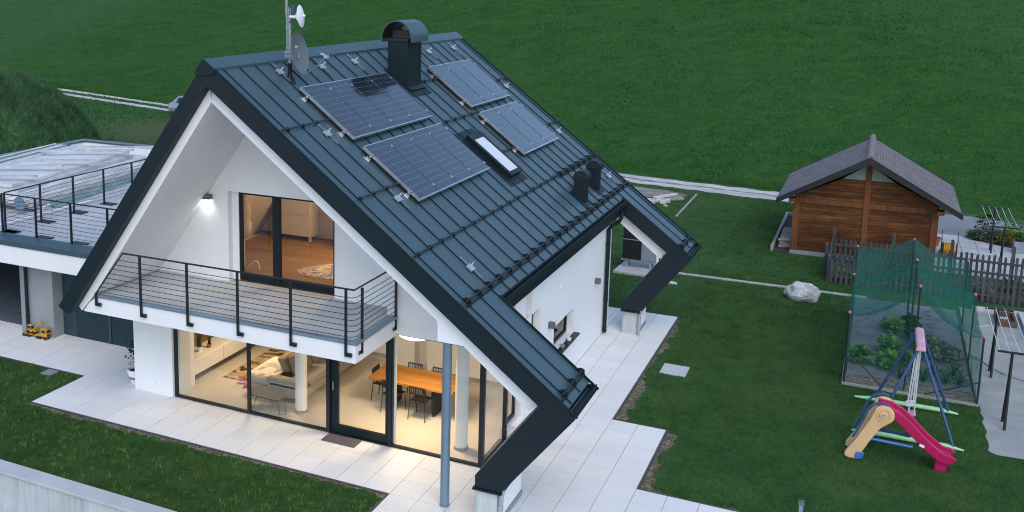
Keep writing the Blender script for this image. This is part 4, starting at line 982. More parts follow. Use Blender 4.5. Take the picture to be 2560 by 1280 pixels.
rs = random.Random(3)
for j, (a, lo, hi) in enumerate([(linpts(-5.4, .18, 4.0, .18, 0, -1), .03, .16), (linpts(7.11, 5.8, 7.11, 13.6, 1, 0), .01, .26), (linpts(8.32, 2.75, 8.32, 5.6, 1, 0), .03, .24), (linpts(8.32, 2.70, 10.2, 2.70, 0, 1), .01, .22), (linpts(3.99, -2.2, 3.99, .15, -1, 0), .03, .14)]):
    st_ = [rs.uniform(lo, hi)]
    def wf():
        st_[0] += rs.uniform(-.055, .052); st_[0] = min(hi, max(lo, st_[0])); return st_[0]
    o = rough_strip(a, wf, 's').build('bare_strip', 'bare_soil', None, closed=False); o['kind'] = 'structure'

# gravel track: two wheel ruts on the left part, one broad band on the right
def band(off0, off1, xa_, xb_, st=.35, jit=.13):
    m = MB(); A, B = [], []; k = int((xb_ - xa_) / st)
    for i in range(k + 1):
        x = xa_ + (xb_ - xa_) * i / k
        A.append((x, trackY(x) + off0 + rs.uniform(-jit, jit), GZ + .010)); B.append((x, trackY(x) + off1 + rs.uniform(-jit, jit), GZ + .010))
    n_ = len(A); m.add(A + B, [(i, i + 1, n_ + i + 1, n_ + i) for i in range(n_ - 1)]); return m
mm = band(-1.35, -.45, -70, -6); mm.f and mm.add(*(lambda q: (q.v, q.f))(band(.55, 1.35, -70, -6))); mm.add(*(lambda q: (q.v, q.f))(band(-1.05, -.16, -6, 10.6))); mm.add(*(lambda q: (q.v, q.f))(band(.14, .95, -6, 10.6)))
o = mm.build('gravel_track', 'gravel', None, closed=False); o['kind'] = 'structure'
o = band(-.17, .15, -6, 10.6, .3, .10).build('track_verge', 'rubble', None, closed=False); o['kind'] = 'structure'; o.location.z -= .003
pr = random.Random(5)
def blob(cx, cy, rx, ry, n_=26, j=.18):
    return [(cx + rx * (1 + pr.uniform(-j, j)) * math.cos(2 * PI * k / n_), cy + ry * (1 + pr.uniform(-j, j)) * math.sin(2 * PI * k / n_)) for k in range(n_)]
sheet('rubble_patch', [blob(1.6, 32.2, 2.4, 1.35)], 'rubble', GZ + .006)
# yard right: asphalt drive, slabs, concrete
sheet('asphalt_drive', [[(10.4, 33.0), (10.4, 35.2), (14.5, 33.7), (15.7, 33.75), (17.6, 33.0), (24, 32.4), (24, 29.0), (14.0, 29.55)]], 'asphalt', GZ + .012)
sheet('slab_yard', [[(14.0, 23.2), (14.35, 29.5), (15.3, 29.55), (15.7, 28.9), (16.6, 28.3), (18.5, 27.4), (18.5, 23.0)]], 'slab_concrete', GZ + .016)
m = MB()
for k in range(8): x = 14.55 + k * .55; m.box(x - .008, x + .008, 23.2, 29.3 - .55 * max(0, k - 1), GZ + .017, GZ + .0185)
for k in range(6): y = 23.7 + k * .95; m.box(14.1, 17.6, y - .006, y + .006, GZ + .0185, GZ + .0195)
o = m.build('slab_joints', 'joint', None); o['kind'] = 'structure'
pr = random.Random(9)
edge_pts = [(14.62 + pr.uniform(-.04, .04), 10.6 - i * .27) for i in range(11)] + [(14.75, 7.75), (15.2, 7.78), (15.7, 7.7), (16.4, 7.8), (18, 7.7)]
sheet('concrete_yard', [edge_pts + [(18, 19.0), (14.62, 19.0)]], 'yard_concrete', GZ + .014)
sheet('dark_path', [[(17.45, 33.0), (19, 32.6), (19, 30.6), (17.3, 31.2)]], 'asphalt_dark', GZ + .018)
sheet('garden_soil', [[(10.9, 20.05), (17.6, 20.05), (17.6, 22.8), (10.9, 22.8)]], 'soil', GZ + .010)
sheet('flower_bed', [[(15.35, 29.5), (15.7, 28.95), (16.6, 28.4), (17.0, 28.0), (18.4, 28.2), (18.4, 31.0), (16.9, 31.6), (15.9, 30.6)]], 'soil', GZ + .020)
o = MB().box(15.19, 15.5, 26.4, 26.68, GZ + .02, GZ + .026).build('drain_cover', 'grey_paint', None, origin=(15.3, 26.5, 0)); tag(o, 'flat grey drain cover in the slab yard', 'drain cover')

# retaining wall at the lower left
rw = thing('retaining_wall', (-6, -2.5, -2.4), 'weathered grey concrete retaining wall at the lawn edge', 'wall')
m = MB(); m.box(-14, 3.9, -2.62, -2.32, -2.4, -.045); m.build('wall_body', 'wall_concrete', rw)
m = MB(); m.box(-14, 3.92, -2.665, -2.275, -.044, .012); m.build('coping', 'slab_concrete', rw, bevel=.008)

# small slab in the front grass, manhole, curbs, stones
o = MB().box(-6.52, -6.18, 1.66, 1.98, -.06, -.005).build('stone_slab', 'steel_grey_pot', None, origin=(-6.35, 1.8, 0), bevel=.006); tag(o, 'small flat grey slab in the grass by the front path', 'stone slab')
mh = thing('manhole_cover', (7.76, 9.48, 0), 'square pale concrete manhole cover sunk in the right lawn', 'manhole cover')
MB().box(7.44, 8.08, 9.13, 9.84, -.06, -.004).build('rim', 'slab_concrete', mh, bevel=.01); MB().box(7.54, 7.98, 9.24, 9.74, -.004, .006).build('lid', 'slab_concrete', mh, bevel=.006)
m = MB()
for k in range(12): x = 6.0 + k * .505; m.box(x, x + .495, 18.62 + .0, 18.74, -.10, .015)
o = m.build('curb', 'pad_concrete', None, origin=(9, 18.7, 0)); tag(o, 'thin pale concrete curb crossing the lawn behind the boulder', 'curb')
o = MB().box(4.49, 4.58, 27.6, 32.8, -.06, .02).build('timber_strip', 'grey_timber', None, origin=(4.53, 30, 0)); tag(o, 'thin grey timber strip lying in the back lawn', 'timber')
m = MB(); m.ball((6.24, 17.4, -.02), (.17, .10, .06), 10, jit=.2); o = m.build('flat_stone', 'slab_concrete', None, smooth=True, origin=(6.24, 17.4, 0)); tag(o, 'small flat white stone in the lawn by the rear roof arm', 'stone')
# boulder
from mathutils import noise as mnoise
m = MB(); N1, N2 = 40, 24; vs = []
for j in range(N2 + 1):
    for i in range(N1):
        t_, a = PI * j / N2, 2 * PI * i / N1; d = Vector((math.sin(t_) * math.cos(a), math.sin(t_) * math.sin(a), math.cos(t_)))
        r = 1 + .32 * mnoise.noise(d * 1.6 + Vector((3, 1, 7))) + .14 * mnoise.noise(d * 4 + Vector((1, 5, 2))) + .05 * mnoise.noise(d * 11)
        vs.append((10.23 + .50 * r * d.x, 17.55 + .38 * r * d.y, .17 + .36 * r * d.z))
m.add(vs, [(j * N1 + i, (j + 1) * N1 + i, (j + 1) * N1 + (i + 1) % N1, j * N1 + (i + 1) % N1) for j in range(N2) for i in range(N1)])
o = m.build('boulder', 'boulder_stone', None, smooth=True, origin=(10.23, 17.55, 0)); tag(o, 'large grey white limestone boulder on the lawn', 'boulder')
# heat pump
o = MB().prism([(4.18, 17.75), (5.60, 17.75), (5.60, 19.5), (4.25, 19.5)], 'z', -.1, .05).build('pump_plinth', 'pad_concrete', None, origin=(4.9, 18.6, 0), bevel=.015); tag(o, 'concrete plinth under the heat pump', 'plinth')
hp = thing('heat_pump', (4.9, 18.6, .05), 'tall grey outdoor heat pump with black front grille on a concrete plinth', 'heat pump')
MB().box(4.36, 5.46, 18.34, 18.95, .36, 1.86).build('casing', 'grey_paint', hp, bevel=.02)
m = MB(); m.box(4.35, 4.99, 18.318, 18.338, .38, 1.84); g_ = m.build('grille', 'black_plastic', hp)
m = MB(); m.box(4.35, 4.99, 18.312, 18.317, 1.06, 1.09); m.build('grille_bar', 'grey_paint', g_)
m = MB()
for x in (4.48, 5.3): m.box(x - .03, x + .03, 18.40, 18.9, .30, .36); m.box(x - .03, x + .03, 18.42, 18.48, .05, .30); m.box(x - .03, x + .03, 18.82, 18.88, .05, .30)
m.box(4.3, 5.5, 18.38, 18.43, .30, .36); m.build('stand', 'pvc_grey', hp)
m = MB(); m.tube([(5.50, 18.5, .05), (5.52, 18.5, .9), (5.46, 18.55, .95)], .05, 10); m.tube([(5.60, 18.7, .05), (5.60, 18.7, .7), (5.46, 18.72, .75)], .035, 10); m.build('pipe', 'white_paint', hp, smooth=True)
# timber offcuts on the back lawn
for k, (x, y, z, a, l, w_, mt) in enumerate([(3.25, 30.3, .08, 20, .5, .14, 'pale_timber'), (3.5, 30.1, .08, 95, .22, .13, 'pale_timber'), (3.05, 30.0, .08, 85, .22, .13, 'pale_timber'), (3.45, 30.9, .2, 62, .75, .10, 'pale_timber'), (3.7, 31.1, .04, 40, .55, .16, 'grey_timber')]):
    d_ = Vector((math.cos(R(a)), math.sin(R(a)), 0)); o = MB().obox((x, y, z + GZ), d_ * l, Vector((-d_.y, d_.x, 0)) * w_, (0, 0, .075 if z < .1 else .04)).build('timber_block', mt, None, origin=(x, y, 0), bevel=.01)
    tag(o, ['pale timber beam lying along the front of the offcut heap', 'pale timber block at the right front of the offcut heap', 'pale timber block at the left front of the offcut heap', 'long pale plank laid across the offcut heap', 'grey plank at the right of the offcut heap'][k], 'timber', 'timber offcuts by the gravel track')
o = MB().ball((3.72, 29.5, 0), (.12, .06, .05), 8, jit=.15).build('flat_stone', 'slab_concrete', None, origin=(3.72, 29.5, 0)); tag(o, 'white stone fragment in front of the timber offcuts', 'stone')
# bollard light cut by the lower frame edge
bl = thing('garden_light', (11.25, 2.4, 0), 'short grey bollard light at the lawn edge at the bottom of the picture', 'garden light')
MB().box(11.215, 11.285, 2.37, 2.43, 0, .545).build('post', 'steel_blue', bl); MB().box(11.20, 11.30, 2.35, 2.45, .547, .61).build('head', 'lamp_grey', bl)
# planter with shrub behind the white pier
pt = thing('patio_planter', (-3.92, 2.30, 0), 'white striped planter with a small leafy shrub beside the white wall', 'planter')
m = MB(); m.lathe([(0, .0), (.13, 0), (.21, .19), (.225, .30), (.24, .31), (.24, .37), (.20, .37), (.19, .30), (0, .30)], (-3.92, 2.30, .002), 28); m.build('pot', 'white_paint', pt, smooth=True)
m = MB(); m.lathe([(.187, .13), (.217, .21), (.212, .21), (.18, .13)], (-3.92, 2.30, .0), 28); m.build('band', 'steel_grey_pot', pt, smooth=True)
m = MB(); m.lathe([(0, .31), (.195, .31), (.19, .30)], (-3.92, 2.30, .002), 20); m.build('potting_soil', 'soil', pt)

def leaves(m, pts, size, up_=.3, flat=False, rnd=random):
    for p in pts:
        s_ = size * rnd.uniform(.6, 1.3); a = rnd.uniform(0, 2 * PI); el = rnd.uniform(-.5, .7) + up_
        d = Vector((math.cos(a) * math.cos(el), math.sin(a) * math.cos(el), math.sin(el))); w_ = Vector((-math.sin(a), math.cos(a), rnd.uniform(-.4, .4))) * s_ * .36; b = Vector(p)
        mid = b + d * s_ * .5 + Vector((0, 0, .06 * s_)); m.add([b, mid - w_, b + d * s_, mid + w_], [(0, 1, 2, 3)])
def tint_attr(o, per=4):
    n_ = len(o.data.vertices) // per; r_ = np.repeat(rng.random(n_ + 1).astype('f'), per)[:len(o.data.vertices)]
    a = o.data.color_attributes.new('tint', 'FLOAT_COLOR', 'POINT'); a.data.foreach_set('color', np.repeat(r_, 4))
m = MB(); m.tube([(-3.92, 2.30, .3), (-3.90, 2.31, .6), (-3.93, 2.28, .95)], [.014, .011, .006], 6); m.build('stem', 'twig', pt)
m = MB(); leaves(m, [(-3.92 + rs.gauss(0, .10), 2.30 + rs.gauss(0, .10), .62 + rs.uniform(-.12, .45)) for _ in range(130)], .10, rnd=rs); o = m.build('foliage', 'leaf_dark', pt, closed=False); tint_attr(o)
# toy low-loader truck with excavator
tt = thing('toy_truck', (-8.55, 3.55, 0), 'yellow toy low-loader truck carrying a toy excavator in front of the grey pillar', 'toy truck')
yc_ = 3.55
m = MB(); m.box(-9.0, -8.42, yc_ - .07, yc_ + .07, .07, .095); m.box(-8.48, -8.12, yc_ - .06, yc_ + .06, .08, .12); m.build('trailer', 'toy_yellow', tt, bevel=.005)
m = MB(); m.box(-8.28, -8.06, yc_ - .085, yc_ + .085, .09, .31); m.box(-8.26, -8.08, yc_ - .07, yc_ + .07, .312, .33); cab = m.build('cab', 'toy_yellow', tt, bevel=.012)
m = MB(); m.box(-8.062, -8.055, yc_ - .07, yc_ + .07, .20, .28); m.box(-8.24, -8.10, yc_ - .088, yc_ - .083, .20, .28); m.box(-8.062, -8.053, yc_ - .06, yc_ + .06, .11, .16); m.build('cab_window', 'black_plastic', cab)
for x in (-8.93, -8.83, -8.73, -8.42, -8.32, -8.13):
    for sy in (-1, 1): MB().tube([(x, yc_ + sy * .05, .042), (x, yc_ + sy * .085, .042)], .042, 14).build('wheel', 'rubber', tt)
te = thing('toy_excavator', (-8.68, 3.55, .1), 'yellow toy wheel excavator standing on the toy low-loader', 'toy excavator')
m = MB(); m.box(-8.80, -8.52, yc_ - .06, yc_ + .06, .15, .21); m.box(-8.80, -8.66, yc_ - .05, yc_ + .05, .21, .34); m.build('body', 'toy_yellow', te, bevel=.008)
m = MB(); m.box(-8.79, -8.67, yc_ - .053, yc_ + .053, .235, .315); m.box(-8.662, -8.655, yc_ - .04, yc_ + .04, .235, .315); m.build('cab_window', 'black_plastic', te)
m = MB(); m.tube([(-8.60, yc_, .20), (-8.50, yc_, .34), (-8.36, yc_, .45)], .022, 8); m.obox((-8.33, yc_, .45), (.04, 0, .02), (0, .05, 0), (0, 0, .035)); m.build('boom', 'toy_yellow', te)
for x in (-8.76, -8.57):
    for sy in (-1, 1): MB().tube([(x, yc_ + sy * .045, .145), (x, yc_ + sy * .08, .145)], .05, 14).build('wheel', 'rubber', te)

for k, y in enumerate((7.05, 7.62)):
    m = MB(); m.lathe([(0, 0), (.055, 0), (.06, .07), (.05, .07), (.045, .02)], (5.46, y, .997), 16); o = m.build('candle_jar', ['alu', 'white_paint'][k], None, smooth=True, origin=(5.46, y, .997)); tag(o, ['small glass jar at the near end of the dark window sill', 'small pale jar at the far end of the dark window sill'][k], 'jar')
# ------------------------------------------------------------------ wooden shed
sx0, sx1, sy0, sy1, rz, ez = 9.40, 14.05, 23.5, 27.9, 3.84, 2.13
sd_h = thing('garden_shed', (11.75, 25.5, 0), 'brown wooden garden shed with dark shingle gable roof beyond the vegetable garden', 'shed')
cx_ = 11.79; pitch = (rz - ez) / 2.93
wz = lambda x: rz - .30 - abs(x - cx_) * pitch
m = MB(); m.prism([(sx0, .12), (sx1, .12), (sx1, wz(sx1)), (cx_ + .85, 2.93), (cx_ - .85, 2.93), (sx0, wz(sx0))], 'y', sy0, sy1); m.build('wall', 'shed_boards', sd_h)
m = MB()
for a, b in ((sx0 - .02, sx0 + .20), (cx_ - .09, cx_ + .09), (sx1 - .20, sx1 + .02)): m.box(a, b, sy0 - .035, sy0 - .002, .12, (wz(a + .1) - .05) if a != cx_ - .09 else rz - .38)
m.box(sx0 + .201, cx_ - .091, sy0 - .028, sy0 - .002, 1.93, 2.10); m.box(cx_ + .091, sx1 - .201, sy0 - .028, sy0 - .002, 1.93, 2.10)
m.box(sx0 - .16, sx0 + .06, sy0 - .5, sy0 - .04, 2.0, 2.14); m.box(sx1 - .06, sx1 + .16, sy0 - .5, sy0 - .04, 2.0, 2.14)
m.build('timber_frame', 'shed_post', sd_h)
m = MB()
for s_ in (-1, 1): m.prism([(cx_ + s_ * .095, 2.935), (cx_ + s_ * .84, 2.935), (cx_ + s_ * .095, wz(cx_ + s_ * .095) - .02)], 'y', sy0 + .01, sy0 + .03)
m.build('gable_window', 'gable_glass', sd_h)
m = MB(); m.box(sx0 - .03, sx1 + .03, sy0 - .05, sy1 + .03, -.1, .118); m.build('plinth', 'steel_grey_pot', sd_h)
me = D.meshes.new('roof_slope'); bm = bmesh.new(); uv = bm.loops.layers.uv.new('UV')
y0, y1 = sy0 - .62, sy1 + .60
def face(pts, uvs):
    f = bm.faces.new([bm.verts.new(p) for p in pts])
    for l_, c in zip(f.loops, uvs): l_[uv].uv = c
o_ = OFF[sd_h.name]
for s_ in (-1, 1):
    L_ = 2.93 / math.cos(math.atan(pitch)); nn = 30
    pts = [(cx_, y0, rz), (cx_, y1, rz), (cx_ + s_ * 2.93, y1, ez), (cx_ + s_ * 2.93, y0, ez)]
    face([(p[0] - o_.x, p[1] - o_.y, p[2] - o_.z) for p in pts], [(y0, 0), (y1, 0), (y1, L_), (y0, L_)])
    und = [(p[0] - o_.x, p[1] - o_.y, p[2] - .07 - o_.z) for p in pts]; face(und, [(0, 0)] * 4)
bm.to_mesh(me); bm.free(); me.materials.append(M_('shingle')); ro = D.objects.new('roof', me); COL.objects.link(ro); ro.parent = sd_h; OFF[ro.name] = o_.copy()
m = MB()
for s_ in (-1, 1):
    P = lambda x, dz: (cx_ + s_ * x, rz + dz - x * pitch)
    for ya, yb in ((y0 - .03, y0 - .001), (y1 + .001, y1 + .03)): m.prism([P(0, .03), P(2.95, .03), P(2.95, -.17), P(0, -.24)], 'y', ya, yb)
    m.prism([P(2.932, .0), P(2.97, -.02), P(2.97, -.17), P(2.932, -.17)], 'y', y0, y1)
m.build('barge_board', 'black_metal', ro)
m = MB()
for k in range(17):
    ya = y0 + .02 + k * (y1 - y0) / 17; m.tube([(cx_, ya, rz + .0), (cx_, ya + .36, rz + .03)], [.115, .10], 12)
m.build('ridge_tiles', 'ridge_tile', ro)
# plinth box with firewood left of the shed
pit_ = thing('log_store', (9.05, 26, 0), 'low grey timber tray along the left shed wall', 'tray')
m = MB(); m.box(8.70, 8.80, 23.5, 30.0, -.05, .16); m.box(8.80, 9.36, 29.9, 30.0, -.05, .16); m.build('border', 'grey_timber', pit_); MB().box(8.80, 9.36, 23.45, 29.9, -.05, .02).build('base', 'soil', pit_)
m = MB()
for k in range(46):
    y, z = 24.05 + (k % 12) * .22 + rs.uniform(-.05, .05), .06 + (k // 12) * .085; m.tube([(8.95 + rs.uniform(-.04, .04), y, z), (9.34, y + rs.uniform(-.08, .08), z + rs.uniform(-.01, .02))], rs.uniform(.032, .05), 7)
o = m.build('firewood_stack', 'firewood', None, origin=(9.1, 25, 0)); tag(o, 'stack of split firewood against the left shed wall', 'firewood')

# ------------------------------------------------------------------ picket fences round the bed
def picket_fence(p0, p1, h, label, posts, taper=0, post_h=0):
    p0, p1 = Vector(p0), Vector(p1); f_ = thing('picket_fence', p0, label, 'fence', 'grey picket fences round the vegetable bed')
    d = p1 - p0; L_ = d.length; dn = d / L_; sn = Vector((dn.y, -dn.x, 0))
    for z in (h * .30, h * .72):
        m = MB(); m.obox(p0 + d / 2 + Vector((0, 0, z)) + sn * (.040 if post_h > .2 else -.018), d / 2, sn * .016, (0, 0, .04)); m.build('rail', 'picket_wood', f_)
    n_ = int(L_ / .162)
    for i in range(n_):
        c = p0 + dn * (.08 + i * .162 + rs.uniform(-.008, .008)); hh = h * rs.uniform(.97, 1.03); lean = rs.uniform(-.012, .012); w_ = .040
        q = [(-w_, .02), (w_, .02), (w_, hh - .07), (0, hh), (-w_, hh - .07)]
        A = [c + dn * (a + lean * b) + sn * .0 + Vector((0, 0, b)) for a, b in q]; B = [v + sn * .022 for v in A]
        m = MB(); m.add(A + B, [(0, 1, 2, 3, 4), (9, 8, 7, 6, 5)] + [(k, (k + 1) % 5, 5 + (k + 1) % 5, 5 + k) for k in range(5)]); m.build('picket', 'picket_wood', f_)
    for t_ in posts:
        c = p0 + d * t_ - sn * .09; hh = h + post_h; m = MB(); m.obox(c + Vector((0, 0, hh / 2)), dn * .05, sn * .05, (0, 0, hh / 2))
        m.add([c + dn * a + sn * b + Vector((0, 0, hh)) for a, b in ((-.05, -.05), (.05, -.05), (.05, .05), (-.05, .05))] + [c + Vector((0, 0, hh + .07))], [(0, 1, 4), (1, 2, 4), (2, 3, 4), (3, 0, 4)]); m.build('post', 'picket_wood', f_)
picket_fence((10.84, 19.98, GZ), (16.9, 19.92, GZ), .86, 'near grey picket fence passing behind the netted bed', (.0, .44, .88, 1), post_h=.05)
picket_fence((10.84, 22.95, GZ), (17.2, 22.75, GZ), .92, 'far grey picket fence in front of the brown shed', (0, .30, .58, .86, 1), post_h=.30)
picket_fence((10.80, 20.1, GZ), (10.80, 22.8, GZ), .90, 'short left end picket fence between the two long fences', (.25,), post_h=.25)

# ------------------------------------------------------------------ netted vegetable bed
cg = thing('garden_net', (13.1, 14, 0), 'green crop net tunnel on dark posts over the vegetable bed', 'crop net')
AR = [(10.55, 1.82, 2.70, 1.66), (13.6, 2.00, 2.60, 1.85), (16.6, 2.10, 2.48, 2.02)]; CX0, CXM, CX1 = 11.68, 13.15, 14.55
for (y, l_, c_, r_) in AR:
    for x, z in ((CX0, l_), (CXM, c_), (CX1, r_)):
        p_ = MB().tube([(x, y, GZ), (x, y, z)], .022, 8).build('post', 'black_metal', cg, smooth=True)
        m = MB(); m.cyl(x, y, z, z + .05, .03, 10); m.build('post_cap', 'toy_pink', p_, smooth=True)
for a, b in (((CX0, 10.55, .9), (CX0 + .9, 10.55, .0)), ((CX1 - 1.1, 10.55, .05), (CX1, 10.55, .55)), ((13.0, 10.58, 0), (13.05, 10.6, .95))): MB().tube([a, b], .018, 6).build('brace', 'black_metal', cg)
m = MB(); m.box(CX0 - .04, CX1 + .04, 10.50, 10.56, GZ, .03); m.box(CX0 - .05, CX0, 10.56, 17.0, GZ, .03); m.box(CX1 + .01, CX1 + .06, 10.56, 17.0, GZ, .03); m.build('base_rail', 'grey_timber', cg)
def lerp(a, b, t_): return a + (b - a) * t_
def arch_at(v):
    q = v * 2; i = min(1, int(q)); f = q - i; A, B = AR[i], AR[i + 1]; sag = 4 * f * (1 - f)
    return [lerp(A[k], B[k], f) for k in range(4)], sag
def roof_net(u, v, side):
    (y, l_, c_, r_), sag = arch_at(v); x0, z0 = (CX0, l_) if side < 0 else (CX1, r_)
    x = lerp(CXM, x0, u); s2 = 4 * u * (1 - u); fold = .05 * math.sin(v * 23 + u * 5) * math.sin(u * 9 + v * 4) + .03 * math.sin(v * 47 - u * 11)
    return (x, y, lerp(c_, z0, u) - sag * (.26 + .22 * s2) - .16 * s2 + fold)
m = MB()
for s_ in (-1, 1): m.grid(lambda u, v: roof_net(u, v, s_), 14, 36)
m.build('roof_net', 'green_net', cg, smooth=True, closed=False)
def side_net(u, v, side):
    (y, l_, c_, r_), sag = arch_at(v); z0 = l_ if side < 0 else r_; x = (CX0 - .015) if side < 0 else (CX1 + .015)
    zt = z0 - sag * .22; return (x + .03 * math.sin(v * 31 + u * 3) * u + (-.06 if side < 0 else .06) * sag * math.sin(PI * u) * -1, y, lerp(zt, .02, u))
m = MB()
for s_ in (-1, 1): m.grid(lambda u, v: side_net(u, v, s_), 10, 36)
m.build('side_net', 'green_net', cg, smooth=True, closed=False)
m = MB()
def back_net(u, v, y, zs):
    x = lerp(CX0, CX1, u); zt = lerp(zs[0], zs[1], u * 2) if u < .5 else lerp(zs[1], zs[2], u * 2 - 1); return (x, y + .02 * math.sin(u * 25), lerp(zt - .05 * math.sin(PI * min(1, (u % .5) * 2)), .02, v))
m.grid(lambda u, v: back_net(u, v, 16.62, AR[2][1:]), 24, 10); m.build('back_net', 'front_net', cg, smooth=True, closed=False)
m = MB(); m.grid(lambda u, v: back_net(u, v, 10.53, AR[0][1:]), 24, 10); m.build('front_net', 'front_net', cg, smooth=True, closed=False)
# weed sheet and plants in the bed
m = MB(); m.grid(lambda u, v: (lerp(11.72, 14.5, u), lerp(11.35, 18.6, v), GZ + .02 + .012 * math.sin(u * 21 + v * 13) * math.sin(v * 37)), 20, 40); o = m.build('weed_sheet', 'weed_sheet', None, smooth=True, closed=False, origin=(13, 14, 0)); tag(o, 'grey woven weed sheet with planting slits under the crop net', 'weed sheet')
m = MB()
for i in range(4):
    for j in range(9):
        if j > 2 or i > 2: m.box(12.05 + i * .55, 12.15 + i * .55, 14.6 + j * .42, 14.63 + j * .42, GZ + .035, GZ + .0372)
m.build('planting_slit', 'black_plastic', o)
sheet('bed_soil', [[(11.70, 10.6), (14.53, 10.6), (14.53, 11.4), (11.70, 11.4)]], 'bare_soil', GZ + .012)
def bush(name, x, y, rx, ry, h, n_, ls, mat, label, cat, group=None, z0=GZ, stem=True):
    p_ = thing(name, (x, y, z0), label, cat, group)
    m = MB(); m.tube([(x, y, z0), (x, y, z0 + h * .6)], [.02, .008], 6)
    for k in range(4): a = k * 1.6; m.tube([(x, y, z0 + .02), (x + rx * .5 * math.cos(a), y + ry * .5 * math.sin(a), z0 + h * .65)], [.012, .005], 5)
    m.build('stem', 'twig', p_)
    m = MB(); pts = []
    for _ in range(n_):
        a, rr, zz = rs.uniform(0, 2 * PI), math.sqrt(rs.random()), rs.random()
        f = math.sqrt(max(.05, 1 - (zz - .35) ** 2 * 1.6)); pts.append((x + rx * rr * f * math.cos(a), y + ry * rr * f * math.sin(a), z0 + .04 + h * zz))
    leaves(m, pts, ls, .35, rnd=rs); o = m.build('foliage', mat, p_, closed=False); tint_attr(o); return p_
V = [(11.98, 12.35, .34, .32, .50, 'leaf_green', 'bright green leafy cabbage at the left front corner of the net'), (12.62, 12.15, .30, .30, .48, 'leaf_green', 'green leafy vegetable second from left in the front row'),
     (12.70, 13.55, .40, .38, .48, 'leaf_green', 'green leafy vegetable behind the front row, left of the swing bar'), (13.05, 12.6, .32, .3, .45, 'leaf_green', 'green vegetable plant in front of the swing bar post'),
     (12.75, 15.4, .38, .36, .45, 'leaf_green', 'green leafy vegetable at the back of the planted row'), (13.20, 15.9, .32, .3, .45, 'leaf_dark', 'dark green vegetable at the back beside the centre post'),
     (13.55, 14.3, .5, .45, .45, 'leaf_grey', 'large grey green squash plant right of the centre post'), (13.95, 13.7, .45, .45, .50, 'leaf_grey', 'grey leaved squash plant nearest the right net wall'), (13.35, 14.9, .34, .34, .40, 'leaf_dark', 'dark squash plant behind the grey leaved ones')]
for x, y, rx, ry, h, mt, lb in V: bush('vegetable_plant', x, y, rx * .85, ry * .85, h * .72, 120, .19, mt, lb, 'vegetable plant', 'vegetables in the netted bed')
m = MB()
for _ in range(70):
    a = rs.uniform(0, 6.3); r = rs.uniform(.2, .6); m.tube([(13.8 + r * math.cos(a), 13.7 + r * .9 * math.sin(a), GZ + .05), (13.8 + (r + .25) * math.cos(a + .3), 13.7 + (r + .2) * math.sin(a + .3), GZ + rs.uniform(.06, .2))], .009, 5)
o = m.build('squash_vines', 'dry_leaf', None, origin=(13.8, 13.7, 0)); tag(o, 'dry trailing squash vines on the weed sheet', 'vines')
for k, (x, y) in enumerate([(12.95, 11.5), (13.45, 11.6), (13.95, 11.7), (14.25, 11.75), (13.7, 12.2), (14.15, 12.35)]):
    p_ = thing('leek_plant', (x, y, GZ), ['leek plant behind the rear swing seat', 'second leek in the front row from the swing ropes', 'third leek in the front row from the swing ropes', 'leek at the right front corner post', 'left leek of the second row', 'right leek of the second row by the net wall'][k], 'leek', 'leeks in the netted bed')
    m = MB()
    for q in range(16):
        a = q * .42 + k; el = rs.uniform(.5, 1.3); L_ = rs.uniform(.35, .6); b = Vector((x, y, GZ + .03)); d = Vector((math.cos(a) * math.cos(el), math.sin(a) * math.cos(el), math.sin(el))); w_ = Vector((-math.sin(a), math.cos(a), 0)) * .017
        t1 = b + d * L_ * .6; t2 = t1 + (d + Vector((0, 0, -.9))).normalized() * L_ * .4; m.add([b - w_, b + w_, t1 + w_, t1 - w_], [(0, 1, 2, 3)]); m.add([t1 - w_, t1 + w_, t2, t2], [(0, 1, 2)])
    o = m.build('foliage', 'leaf_dark', p_, closed=False); tint_attr(o)
for k, (x, y, lb) in enumerate([(11.35, 20.6, 'low herb at the left end between the picket fences'), (12.0, 21.6, 'pale leafy plant behind the net near the left fence end'), (13.0, 20.8, 'low plant between the fences behind the net centre'), (14.2, 21.3, 'low plant between the fences behind the net right half'), (15.3, 20.7, 'low plant between the fences right of the net'), (16.2, 21.5, 'low plant between the fences at the right picture edge')]):
    bush('bed_plant', x, y, .35, .3, .35, 120, .13, ['leaf_green', 'leaf_grey', 'leaf_dark'][k % 3], lb, 'plant', 'plants between the picket fences')

# ------------------------------------------------------------------ swing set
sw = thing('swing_set', (13.1, 8.6, 0), 'child swing set with blue legs, pink top bar and green ground rails', 'swing set')
for y in (7.56, 9.66):
    m = MB(); m.tube([(11.95, y, .03), (12.3, y, .05), (13.8, y, .05), (14.12, y, .02)], [.022, .055, .055, .02], 10); m.build('ground_rail', 'green_pipe', sw, smooth=True)
m = MB(); m.prism([(-.095, 1.97), (.095, 1.97), (.095, 2.02), (.06, 2.06), (-.06, 2.06), (-.095, 2.02)], 'y', 7.86, 9.36); m.v = [(v[0] + 13.16, v[1], v[2]) for v in m.v]
bar = m.build('top_bar', 'pink_plastic', sw, bevel=.02)
for y, yt in ((7.56, 7.95), (9.66, 9.28)):
    for x, xt_ in ((12.36, 13.11), (13.92, 13.21)): MB().tube([(x, y, .04), (xt_, yt, 1.99)], .032, 10).build('leg', 'blue_pipe', sw, smooth=True)
